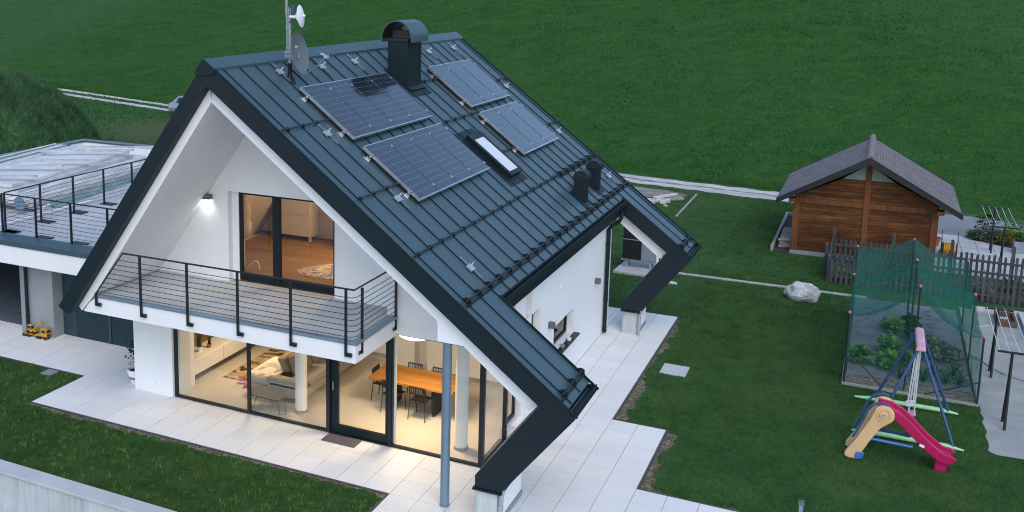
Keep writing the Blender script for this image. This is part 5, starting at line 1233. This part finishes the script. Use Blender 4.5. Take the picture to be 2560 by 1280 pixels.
for k, (y, z, mt) in enumerate([(8.25, .38, 'pink_plastic'), (8.95, .36, 'white_paint')]):
    m = MB(); m.obox((13.10, y, z), (.09, .0, .03), (0, .14, 0), (-.008, 0, .018)); so = m.build('seat', mt, sw, bevel=.01)
    m = MB()
    for dy in (-.13, .13):
        for dx in (-.05, .06): m.tube([(13.10 + dx, y + dy, z), (13.15 + dx * .3, y + dy * .9, 1.97)], .008, 6)
    m.build('rope', 'rope', so)
# ------------------------------------------------------------------ slide
sl = thing('slide', (12.9, 6.4, 0), 'crimson children\'s slide with tan ladder sides and blue handrails', 'slide')
path = [(12.40, 1.08), (12.62, 1.06), (12.80, .97), (12.98, .82), (13.14, .66), (13.30, .51), (13.47, .38), (13.58, .30), (13.68, .265), (13.77, .26), (13.81, .22)]
ym, hw = 6.47, .24; m = MB(); rings = []
for i, p in enumerate(path):
    a, b = Vector(path[max(0, i - 1)]), Vector(path[min(len(path) - 1, i + 1)]); d = (b - a).normalized(); nv = Vector((-d.y, d.x)); 
    rings.append([(p[0] + nv.x * h, ym + q, p[1] + nv.y * h) for q, h in ((-hw, .13), (-hw + .05, .13), (-hw + .06, .015), (hw - .06, .015), (hw - .05, .13), (hw, .13), (hw, -.06), (-hw, -.06))])
vs = [v for r in rings for v in r]; fs = [(i * 8 + k, i * 8 + (k + 1) % 8, (i + 1) * 8 + (k + 1) % 8, (i + 1) * 8 + k) for i in range(len(rings) - 1) for k in range(8)] + [tuple(range(8)), tuple(range((len(rings) - 1) * 8 + 7, (len(rings) - 1) * 8 - 1, -1))]
m.add(vs, fs); cho = m.build('chute', 'red_slide', sl, bevel=.012)
MB().prism([(13.52, .28), (13.74, .24), (13.74, GZ), (13.52, GZ)], 'y', ym - .15, ym + .15).build('chute_foot', 'red_slide', sl, bevel=.03)
m = MB(); m.obox((13.26, ym - hw - .003, .50), (.045, 0, -.015), (0, .002, 0), (.008, 0, .025)); m.build('sticker', 'white_paint', cho)
for y in (ym - .30, ym + .24):
    out = [(12.52 + .20 * math.cos(R(a)), 1.04 + .20 * math.sin(R(a))) for a in range(-40, 150, 14)]
    out += [(12.28, .92), (12.02, .38), (11.86, .10), (11.85, .02), (11.92, -.02), (12.10, -.02), (12.30, .42), (12.48, .74), (12.62, .87)]
    pnl = MB().prism(out, 'y', y - .035, y + .065).build('ladder_side', 'tan_plastic', sl, bevel=.022)
    if y < ym:
        m = MB(); m.lathe([(0, .02), (.075, .02), (.085, 0)], (12.52, y - .037, 1.04), 24, M=Matrix.Rotation(PI / 2, 3, 'X')); m.lathe([(.14, 0), (.14, .012), (.12, .012), (.118, 0)], (12.52, y - .037, 1.04), 28, M=Matrix.Rotation(PI / 2, 3, 'X')); m.build('hub', 'tan_plastic', pnl)
        m = MB(); m.obox((12.52, y - .060, 1.04), (.042, 0, 0), (0, .002, 0), (0, 0, .024)); m.build('badge', 'steel_blue', pnl, bevel=.001)
        m = MB(); m.obox((12.52, y - .0625, 1.04), (.03, 0, 0), (0, .001, 0), (0, 0, .005)); m.build('badge_mark', 'white_paint', pnl)
    m = MB(); m.tube([(12.60, y + .015, 1.27), (12.50, y + .015, 1.30), (12.34, y + .015, 1.25), (12.22, y + .015, 1.10), (12.17, y + .015, .92), (12.06, y + .015, .62), (11.98, y + .015, .44)], .026, 10); m.build('handrail', 'blue_pipe', sl, smooth=True)
    m = MB(); m.prism([(12.02, -.03), (12.16, .02), (12.20, .14), (12.06, .16), (12.02, .12)], 'y', y - .03, y + .05); m.v = [(v[0] + .03, v[1] - .02, v[2]) for v in m.v]; m.build('foot', 'blue_plastic', sl, bevel=.012)
for k in range(4): z = .14 + .2 * k; MB().obox((12.04 + z * .45, ym - .03, z), (.07, 0, .01), (0, .24, 0), (0, 0, .02)).build('step', 'tan_plastic', sl)
MB().tube([(12.22, ym - .22, .45), (13.10, ym - .20, .42)], .03, 10).build('support_bar', 'blue_plastic', sl, smooth=True); MB().tube([(12.30, ym + .28, .50), (13.05, ym + .2, .48)], .03, 10).build('support_bar', 'blue_pipe', sl, smooth=True)

# ------------------------------------------------------------------ clotheslines
def clothesline(yA, yB, xa_, xb_, xp, z, label, nw):
    c_ = thing('clothesline', (xp, (yA + yB) / 2, 0), label, 'clothesline', 'dark steel clothesline frames in the yard')
    for y in (yA, yB):
        f_ = MB(); f_.obox(((xa_ + xb_) / 2, y, z), ((xb_ - xa_) / 2, 0, 0), (0, .022, 0), (0, 0, .022)); fo = f_.build('crossbar', 'black_metal', c_)
        for dy in (-.26, .26): MB().tube([(xp, y + dy, GZ), (xp + .015, y + dy * .15, z * .62), (xp + .02, y, z)], .030, 8).build('leg', 'black_metal', c_, smooth=True)
    for k in range(nw): x = lerp(xa_ + .03, xb_ - .03, k / (nw - 1)); MB().tube([(x, yA, z + .03), (x, (yA + yB) / 2, z - .01), (x, yB, z + .03)], .007, 5).build('line', 'white_paint', c_)
clothesline(9.52, 13.0, 14.74, 15.38, 15.0, 1.72, 'dark steel clothesline with four cords on the concrete beside the net', 4)
clothesline(23.75, 27.25, 15.62, 16.50, 16.05, 1.66, 'dark steel clothesline with five cords on the slabs right of the shed', 5)
# yard clutter
hr = thing('hose_reel', (14.62, 25.6, 0), 'yellow garden hose wound on a reel cart beside the shed corner', 'hose reel')
m = MB(); m.tube([(14.42, 25.75, .25), (14.82, 25.75, .25)], .19, 20); 
for k in range(7): x = 14.45 + k * .055; m.tube([(x, 25.75 + .21 * math.cos(a * PI / 9), .25 + .21 * math.sin(a * PI / 9)) for a in range(19)], .028, 6)
m.build('hose', 'yellow_hose', hr)
m = MB(); m.tube([(14.36, 25.8, GZ), (14.36, 25.85, .9), (14.88, 25.85, .9), (14.88, 25.8, GZ)], .012, 8); m.build('frame', 'black_metal', hr)
for x in (14.39, 14.86): MB().tube([(x - .01, 25.75, .25), (x + .01, 25.75, .25)], .235, 20).build('reel_disc', 'black_plastic', hr)
fp = thing('flower_pot', (14.27, 27.3, 0), 'reddish terracotta pot behind the right shed corner', 'flower pot')
m = MB(); m.lathe([(0, 0), (.11, 0), (.17, .26), (.19, .27), (.19, .32), (.15, .32), (.13, .2), (0, .2)], (14.24, 27.3, GZ + .02), 22); m.build('pot', 'terracotta', fp, smooth=True)
gp_ = thing('stone_planter', (16.98, 27.6, 0), 'square grey stone planter at the flower bed corner', 'planter')
m = MB(); m.prism([(16.80, 27.4), (17.25, 27.4), (17.25, 27.85), (16.80, 27.85)], 'z', GZ, .42); m.build('pot', 'steel_grey_pot', gp_, bevel=.02)
MB().box(16.84, 17.21, 27.44, 27.81, .421, .43).build('potting_soil', 'soil', gp_)
for x, y, rx, h, mt, lb in [(16.15, 30.4, .45, .75, 'leaf_dark', 'dark round conifer bush at the back of the flower bed'), (16.72, 28.75, .36, .45, 'leaf_yellow', 'yellow leaved shrub at the front of the flower bed'), (15.75, 29.1, .30, .35, 'leaf_grey', 'grey leaved herb at the left corner of the flower bed'), (16.3, 29.4, .35, .40, 'leaf_grey', 'silvery cushion plant in the middle of the flower bed'), (17.0, 30.2, .50, .50, 'leaf_green', 'green shrub at the right of the flower bed'), (17.4, 29.0, .35, .40, 'leaf_dark', 'dark green shrub behind the stone planter'), (15.62, 29.35, .2, .2, 'leaf_green', 'small green herb at the flower bed tip'), (17.0, 27.6, .2, .25, 'leaf_green', 'small green plant in the stone planter')]:
    bush('shrub', x, y, rx, rx, h, 230, .13, mt, lb, 'shrub', 'plants of the flower bed', z0=GZ if lb[-7:] != 'planter' or 'in the' not in lb else .43)
sbx = thing('sandbox', (15.8, 18.0, 0), 'old plank sandbox border at the end of the concrete yard', 'sandbox')
m = MB(); m.box(14.95, 16.9, 18.80, 18.95, GZ, .10); m.box(16.15, 16.25, 16.4, 18.8, GZ, .12); m.build('border', 'old_board', sbx)
cr = thing('wooden_crate', (15.75, 18.0, 0), 'reddish wooden crate lying by the sandbox border', 'crate')
m = MB(); m.box(15.52, 15.98, 17.5, 18.5, GZ + .015, .03); m.box(15.50, 15.55, 17.48, 18.52, GZ + .015, .16); m.box(15.95, 16.0, 17.48, 18.52, GZ + .015, .16); m.box(15.551, 15.949, 17.48, 17.53, GZ + .015, .16); m.box(15.551, 15.949, 18.47, 18.52, GZ + .015, .16); m.build('box', 'brown_mat', cr)
o = MB().box(15.62, 15.80, 18.1, 18.25, .031, .06).build('wood_offcut', 'old_board', None, origin=(15.7, 18.2, 0)); tag(o, 'white wood offcut inside the reddish crate', 'wood')
ts = MB(); ts.tube([(15.05, 17.15, GZ + .03), (15.30, 17.35, GZ + .03)], .014, 6); ts.obox((15.0, 17.1, GZ + .035), (.07, .055, 0), (-.03, .04, 0), (0, 0, .015)); o = ts.build('toy_shovel', 'green_pipe', None, origin=(15.1, 17.2, 0)); tag(o, 'pale green toy shovel lying on the concrete', 'toy shovel')
m = MB(); m.tube([(14.60, 14.4, GZ + .03), (14.89, 14.0, GZ + .03), (15.05, 13.5, GZ + .03), (15.45, 13.05, GZ + .03), (16.2, 12.4, GZ + .03)], .018, 6); m.tube([(14.60, 14.2, GZ + .03), (15.0, 13.75, GZ + .03), (15.3, 13.1, GZ + .03), (16.1, 12.75, GZ + .03)], .014, 6); o = m.build('cable', 'pvc_grey', None, origin=(15, 13.5, 0)); tag(o, 'grey cables lying across the concrete under the clothesline', 'cable')

# ------------------------------------------------------------------ car on the track (rear half shows beside the roof)
car = thing('parked_car', (-33.0, 44.7, GZ), 'silver estate car parked on the gravel track, its rear showing beside the roof edge', 'car')
cx0, cy0, cz0 = -35.3, 43.8, GZ; Lc, Wc = 4.6, 1.84
secs = [(0, .45, .78, .85, .78), (.10, .30, .95, .92, .90), (.55, .26, .98, .92, .92), (1.0, .25, .98, .92, .93), (2.6, .24, .95, .92, .92), (3.5, .26, .92, .91, .88), (4.2, .30, .80, .88, .78), (4.55, .40, .62, .80, .62)]
def loft(m, rings):
    k = len(rings[0]); b = []; 
    for r in rings: b += r
    fs = [(i * k + j, i * k + (j + 1) % k, (i + 1) * k + (j + 1) % k, (i + 1) * k + j) for i in range(len(rings) - 1) for j in range(k)] + [tuple(range(k)), tuple(range(len(b) - 1, len(b) - k - 1, -1))]
    m.add(b, fs)
ymid = cy0 + Wc / 2
m = MB(); loft(m, [[(cx0 + x, ymid - w, cz0 + zb + .08), (cx0 + x, ymid - w * 1.0, cz0 + (zb + zt) / 2), (cx0 + x, ymid - w * .95, cz0 + zt), (cx0 + x, ymid + w * .95, cz0 + zt), (cx0 + x, ymid + w, cz0 + (zb + zt) / 2), (cx0 + x, ymid + w, cz0 + zb + .08), (cx0 + x, ymid + w * .8, cz0 + zb), (cx0 + x, ymid - w * .8, cz0 + zb)] for x, zb, zt, w, _ in secs]); body = m.build('body', 'car_paint', car, bevel=.05, seg=3)
m = MB(); loft(m, [[(cx0 + x, ymid - wb, cz0 + .93), (cx0 + x + dx, ymid - wt, cz0 + zt), (cx0 + x + dx, ymid + wt, cz0 + zt), (cx0 + x, ymid + wb, cz0 + .93)] for x, dx, zt, wb, wt in ((.16, .50, 1.42, .84, .60), (.45, .42, 1.52, .86, .64), (1.6, .2, 1.57, .87, .68), (2.4, .0, 1.53, .87, .66), (3.35, -.85, 1.47, .84, .62))]); m.build('cabin', 'car_paint', car, bevel=.05, seg=3)
for s_ in (-1, 1):
    for xa_, xb_ in ((.75, 1.45), (1.55, 2.35), (2.45, 3.0)):
        yb_, yt_ = ymid + s_ * .865, ymid + s_ * .725; A = [(cx0 + xa_, yb_, cz0 + 1.02), (cx0 + xb_, yb_, cz0 + 1.02), (cx0 + xb_ - .03, yt_, cz0 + 1.40), (cx0 + xa_ + .16, yt_, cz0 + 1.40)]
        m = MB(); m.add([(a, b + s_ * .012, c) for a, b, c in A] + [(a, b - s_ * .06, c) for a, b, c in A], [(0, 1, 2, 3), (7, 6, 5, 4)] + [(k, (k + 1) % 4, 4 + (k + 1) % 4, 4 + k) for k in range(4)]); m.build('side_window', 'car_glass', car)
    m = MB(); m.box(cx0 + .02, cx0 + .28, ymid + s_ * .72 - .13, ymid + s_ * .72 + .16 * (1 if s_ > 0 else .9), cz0 + .80, cz0 + .97); m.build('tail_light', 'tail_red', car, bevel=.02)
    m = MB(); m.box(cx0 + .8, cx0 + 3.0, ymid + s_ * .60 - .02, ymid + s_ * .60 + .02, cz0 + 1.55, cz0 + 1.60); m.build('roof_rail', 'black_metal', car)
    for xw in (.95, 3.65):
        wh = MB(); wh.tube([(cx0 + xw, ymid + s_ * .70, cz0 + .33), (cx0 + xw, ymid + s_ * .935, cz0 + .33)], .33, 24); wo = wh.build('wheel', 'rubber', car, smooth=True)
        MB().tube([(cx0 + xw, ymid + s_ * .92, cz0 + .33), (cx0 + xw, ymid + s_ * .945, cz0 + .33)], .21, 20).build('rim', 'alu', wo)
m = MB(); m.obox((cx0 + .40, ymid, cz0 + 1.20), (.17, 0, .20), (0, .62, 0), (-.02, 0, .017)); m.build('rear_window', 'car_glass', car)
m = MB(); m.box(cx0 - .03, cx0 + .12, ymid - .80, ymid + .80, cz0 + .32, cz0 + .56); m.build('bumper', 'car_paint', car, bevel=.04)
m = MB(); m.box(cx0 - .05, cx0 - .031, ymid - .26, ymid + .26, cz0 + .44, cz0 + .55); m.build('number_plate', 'white_paint', car)

# ------------------------------------------------------------------ grassy mound at the left
MCX, MCY, MRX, MRY, MH = -37.2, 26.5, 8.4, 7.6, 4.45
def moundZ(x, y):
    d = math.hypot((x - MCX) / MRX, (y - MCY) / MRY)
    if d >= 1: return GZ - .02
    b = MH * (1 - d ** 3.2); return GZ - .02 + b + .22 * mnoise.noise(Vector((x * .5, y * .5, 1))) * min(1, (1 - d) * 6) + .10 * mnoise.noise(Vector((x * 1.7, y * 1.7, 5))) * min(1, (1 - d) * 6)
m = MB(); m.grid(lambda u, v: (lambda x, y: (x, y, moundZ(x, y)))(MCX - MRX - .5 + u * (2 * MRX + 1), MCY - MRY - .5 + v * (2 * MRY + 1)), 70, 70)
o = m.build('grass_mound', 'mound_turf', None, smooth=True); o['kind'] = 'structure'
# ------------------------------------------------------------------ grass blades (uncountable: one object per surface)
LAT = rng.random((256, 256))
def vnoise(P, c):
    x, y = P[:, 0] / c + 400, P[:, 1] / c + 400; i, j = x.astype(int), y.astype(int); u, v = x - i, y - j; u = u * u * (3 - 2 * u); v = v * v * (3 - 2 * v)
    g = lambda a, b: LAT[a % 256, b % 256]
    q = (g(i, j) * (1 - u) + g(i + 1, j) * u) * (1 - v) + (g(i, j + 1) * (1 - u) + g(i + 1, j + 1) * u) * v; return np.clip((q - .5) * 1.7 + .5, 0, 1)
def blades(name, P, H, W, mat, lean=.5, wind=(0, 0), cell=.35):
    n_ = len(P); a = rng.uniform(0, 2 * PI, n_); b = rng.uniform(0, 2 * PI, n_); l_ = rng.uniform(0, lean, n_)
    h = H * rng.uniform(.55, 1.35, n_); w_ = W * rng.uniform(.7, 1.3, n_)
    v = np.empty((n_, 3, 3), 'f'); dx, dy = np.cos(a) * w_ / 2, np.sin(a) * w_ / 2
    v[:, 0] = P; v[:, 0, 0] -= dx; v[:, 0, 1] -= dy; v[:, 1] = P; v[:, 1, 0] += dx; v[:, 1, 1] += dy
    v[:, 2] = P; v[:, 2, 0] += np.cos(b) * h * l_ + wind[0] * h; v[:, 2, 1] += np.sin(b) * h * l_ + wind[1] * h; v[:, 2, 2] += h * np.sqrt(1 - np.minimum(.85, l_ ** 2))
    me = D.meshes.new(name); me.vertices.add(n_ * 3); me.vertices.foreach_set('co', v.ravel()); me.loops.add(n_ * 3); me.loops.foreach_set('vertex_index', np.arange(n_ * 3, dtype='i'))
    me.polygons.add(n_); me.polygons.foreach_set('loop_start', np.arange(0, n_ * 3, 3, dtype='i')); me.update(); me.validate()
    t_ = (.34 * rng.random(n_) + .80 * (vnoise(P, cell) * .45 + vnoise(P, cell * .33) * .35 + vnoise(P, cell * 6.1) * .20) - .08).clip(0, 1).astype('f'); at = me.color_attributes.new('tint', 'FLOAT_COLOR', 'POINT'); at.data.foreach_set('color', np.repeat(t_, 12))
    me.materials.append(M_(mat)); o = D.objects.new(name, me); COL.objects.link(o); o['kind'] = 'stuff'; return o
def inr(P, r): return (P[:, 0] > r[0]) & (P[:, 0] < r[1]) & (P[:, 1] > r[2]) & (P[:, 1] < r[3])
HOLES = [(-5.45, 4.06, .15, 2.1), (-13.2, -3.6, 1.98, 4.2), (3.97, 8.33, -3, 5.72), (8.2, 17, -3, 2.70), (5.3, 7.12, 5.6, 13.90), (3.3, 7.12, 12, 13.90), (-4, 5.5, 2, 12.1),
         (-18, -3.7, 3, 16), (11.62, 14.62, 10.48, 18.7), (14.62, 19, 7.75, 19.1), (10.85, 18, 20.05, 22.8), (9.3, 14.1, 23.4, 28), (8.7, 9.4, 23.4, 30), (14, 19, 22.9, 34), (7.43, 8.09, 9.12, 9.85), (-6.53, -6.17, 1.65, 1.99), (4.17, 5.62, 17.74, 19.5), (5.9, 12.1, 18.6, 18.76)]
def scatter(x0, x1, y0, y1, dens, patch=None):
    n_ = int((x1 - x0) * (y1 - y0) * dens); P = np.empty((n_, 3), 'f'); P[:, 0] = rng.uniform(x0, x1, n_); P[:, 1] = rng.uniform(y0, y1, n_); P[:, 2] = GZ
    k = np.ones(n_, bool)
    for r in HOLES: k &= ~inr(P, r)
    ty = np.where(P[:, 0] < .9, 35.45 - .312 * (P[:, 0] - .9), 35.45 - .16 * (P[:, 0] - .9)); k &= ~((P[:, 1] > ty - 1.25) & (P[:, 1] < ty + 1.25) & (P[:, 0] > -6)); k &= ~((np.abs(P[:, 1] - ty - .95) < .42) & (P[:, 0] <= -6)); k &= ~((np.abs(P[:, 1] - ty + .9) < .47) & (P[:, 0] <= -6))
    k &= ((P[:, 0] - 1.6) / 2.4) ** 2 + ((P[:, 1] - 32.2) / 1.35) ** 2 > rng.uniform(.5, 1.1, n_)
    k &= ((P[:, 0] + 29) / 9) ** 2 + ((P[:, 1] - 38) / 6) ** 2 > rng.uniform(.2, 1.2, n_)
    # thin towards the edging so bare earth shows
    thin = ((P[:, 0] > 7.1) & (P[:, 0] < 7.42) & (P[:, 1] > 5.7) & (P[:, 1] < 13.9)) | ((P[:, 0] > 8.3) & (P[:, 0] < 8.66) & (P[:, 1] > 2.6) & (P[:, 1] < 5.7)) | ((P[:, 1] > .0) & (P[:, 1] < .2) & (P[:, 0] < 4.05))
    k &= ~(thin & (rng.random(n_) < .55)); return P[k]
front = scatter(-11, 4.0, -2.25, 2.1, 2600)
blades('lawn_grass', front, .045, .012, 'grass_blade')
pz = scatter(-10, 4, -2.2, 2.0, 13); c = np.repeat(pz, 9, 0); c[:, :2] += rng.normal(0, .035, (len(c), 2)); blades('lawn_weeds', c, .075, .030, 'weed_leaf', .9)
blades('lawn_grass', np.concatenate([scatter(7.0, 17, 2.6, 12, 1500), scatter(6.9, 12, 12, 20, 900)]), .045, .013, 'grass_blade')
blades('lawn_grass', np.concatenate([scatter(-6, 11, 12, 36, 330), scatter(7, 24, 22, 36, 200)]), .06, .022, 'grass_blade')
blades('lawn_grass', scatter(-52, -6, 14, 52, 34), .14, .06, 'meadow_blade')
# meadow tufts, thinner with distance
N_ = 460000; d = 260 * rng.random(N_) ** 1.9; x = rng.uniform(-1, 1, N_); yb = 0
x = np.where(True, rng.uniform(-75, 26, N_) + (d / 260) * rng.uniform(-110, 8, N_), x)
ty = np.where(x < .9, 35.45 - .312 * (np.maximum(x, -60) - .9), 35.45 - .16 * (np.minimum(x, 30) - .9)); y = ty + 1.0 + d
q = d * d / (d + 14); z = GZ - .004 + .17 * q + .5 * np.sin(x * .045 + d * .03) * np.minimum(1, d / 40) + .18 * np.sin(x * .21 + d * .13) * np.minimum(1, d / 25)
k = (d > .3) & ~((x > 10) & (d < 1.6)); P = np.stack([x, y, z], 1).astype('f')[k]; H = (.11 + .0010 * d[k])
blades('meadow_grass', P, H, .035 + .0011 * d[k], 'meadow_blade', .85, cell=2.2)
# long grass combed over the mound
n_ = 90000; u = rng.uniform(-1, 1, (n_, 2)); k = (u ** 2).sum(1) < .985; u = u[k]
xs_, ys2 = MCX + MRX * u[:, 0], MCY + MRY * u[:, 1]; P = np.array([(a, b, moundZ(a, b)) for a, b in zip(xs_, ys2)], 'f')
blades('mound_grass', P, .36, .06, 'mound_blade', .8, (.5, -.3), cell=.8)

# ------------------------------------------------------------------ light
w = D.worlds.new('World'); SC.world = w; w.use_nodes = True; nt = w.node_tree; nt.nodes.clear()
sky = nt.nodes.new('ShaderNodeTexSky'); sky.sky_type = 'NISHITA'; sky.sun_disc = False
SUN_EL, SUN_AZ = R(46), R(148)          # azimuth clockwise from +Y
sky.sun_elevation = SUN_EL; sky.sun_rotation = SUN_AZ; sky.altitude = 700; sky.air_density = 1.0; sky.dust_density = 1.5; sky.ozone_density = .6
bg = nt.nodes.new('ShaderNodeBackground'); bg.inputs[1].default_value = .13; ow = nt.nodes.new('ShaderNodeOutputWorld')
nt.links.new(sky.outputs[0], bg.inputs[0]); nt.links.new(bg.outputs[0], ow.inputs[0])
ld = D.lights.new('sun', 'SUN'); ld.energy = .55; ld.angle = R(45); ld.color = (1, .97, .93); lo = D.objects.new('sun', ld); COL.objects.link(lo)
sdir = Vector((math.sin(SUN_AZ) * math.cos(SUN_EL), math.cos(SUN_AZ) * math.cos(SUN_EL), math.sin(SUN_EL)))
lo.rotation_euler = sdir.to_track_quat('Z', 'Y').to_euler()
# the lit lamps: dining disc, living-room disc, upstairs lamp, balcony wall lamp
def area(name, loc, size, watt, col, rot=(0, 0, 0), spread=PI):
    a = D.lights.new(name, 'AREA'); a.shape = 'DISK'; a.size = size; a.energy = watt; a.color = col; a.spread = spread
    o = D.objects.new(name, a); COL.objects.link(o); o.location = loc; o.rotation_euler = rot; return o
WARM = (1, .72, .42)
area('dining_lamp_light', (3.30, 3.05, 2.10), .8, 44, WARM)
lamp2 = thing('ceiling_lamp', (-1.4, 4.2, 2.3), 'glowing white disc lamp over the sofa, hidden behind the balcony slab', 'ceiling lamp')
m = MB(); m.lathe([(0, -.08), (.2, -.07), (.34, -.03), (.40, .03), (.0, .05)], (-1.4, 4.2, 2.45), 32); m.build('shade', 'lamp_glow', lamp2, smooth=True)
area('living_lamp_light', (-1.4, 4.2, 2.33), .8, 31, WARM)
lamp3 = thing('ceiling_lamp', (.9, 5.2, 5.2), 'small glowing ceiling lamp of the upper room, hidden above the window', 'ceiling lamp')
m = MB(); m.lathe([(0, -.05), (.14, -.04), (.2, 0), (.2, .05), (0, .05)], (.9, 5.6, 5.75), 24); m.build('shade', 'lamp_glow', lamp3, smooth=True)
area('upper_lamp_light', (.9, 5.6, 5.66), .4, 75, (1, .62, .30))
area('balcony_lamp_light', (-1.83, 2.43, 4.845), .10, .85, (1, .97, .86), spread=R(125))

SC.view_settings.view_transform = 'Standard'; SC.view_settings.look = 'None'; SC.view_settings.exposure = 1.0; SC.view_settings.gamma = 1
SC.render.engine = 'CYCLES'; SC.cycles.use_denoising = True; SC.cycles.filter_width = 1.05; SC.cycles.max_bounces = 7; SC.cycles.transparent_max_bounces = 24
SC.cycles.diffuse_bounces = 3; SC.cycles.glossy_bounces = 3; SC.cycles.sample_clamp_indirect = 6; SC.cycles.caustics_reflective = False; SC.cycles.caustics_refractive = False
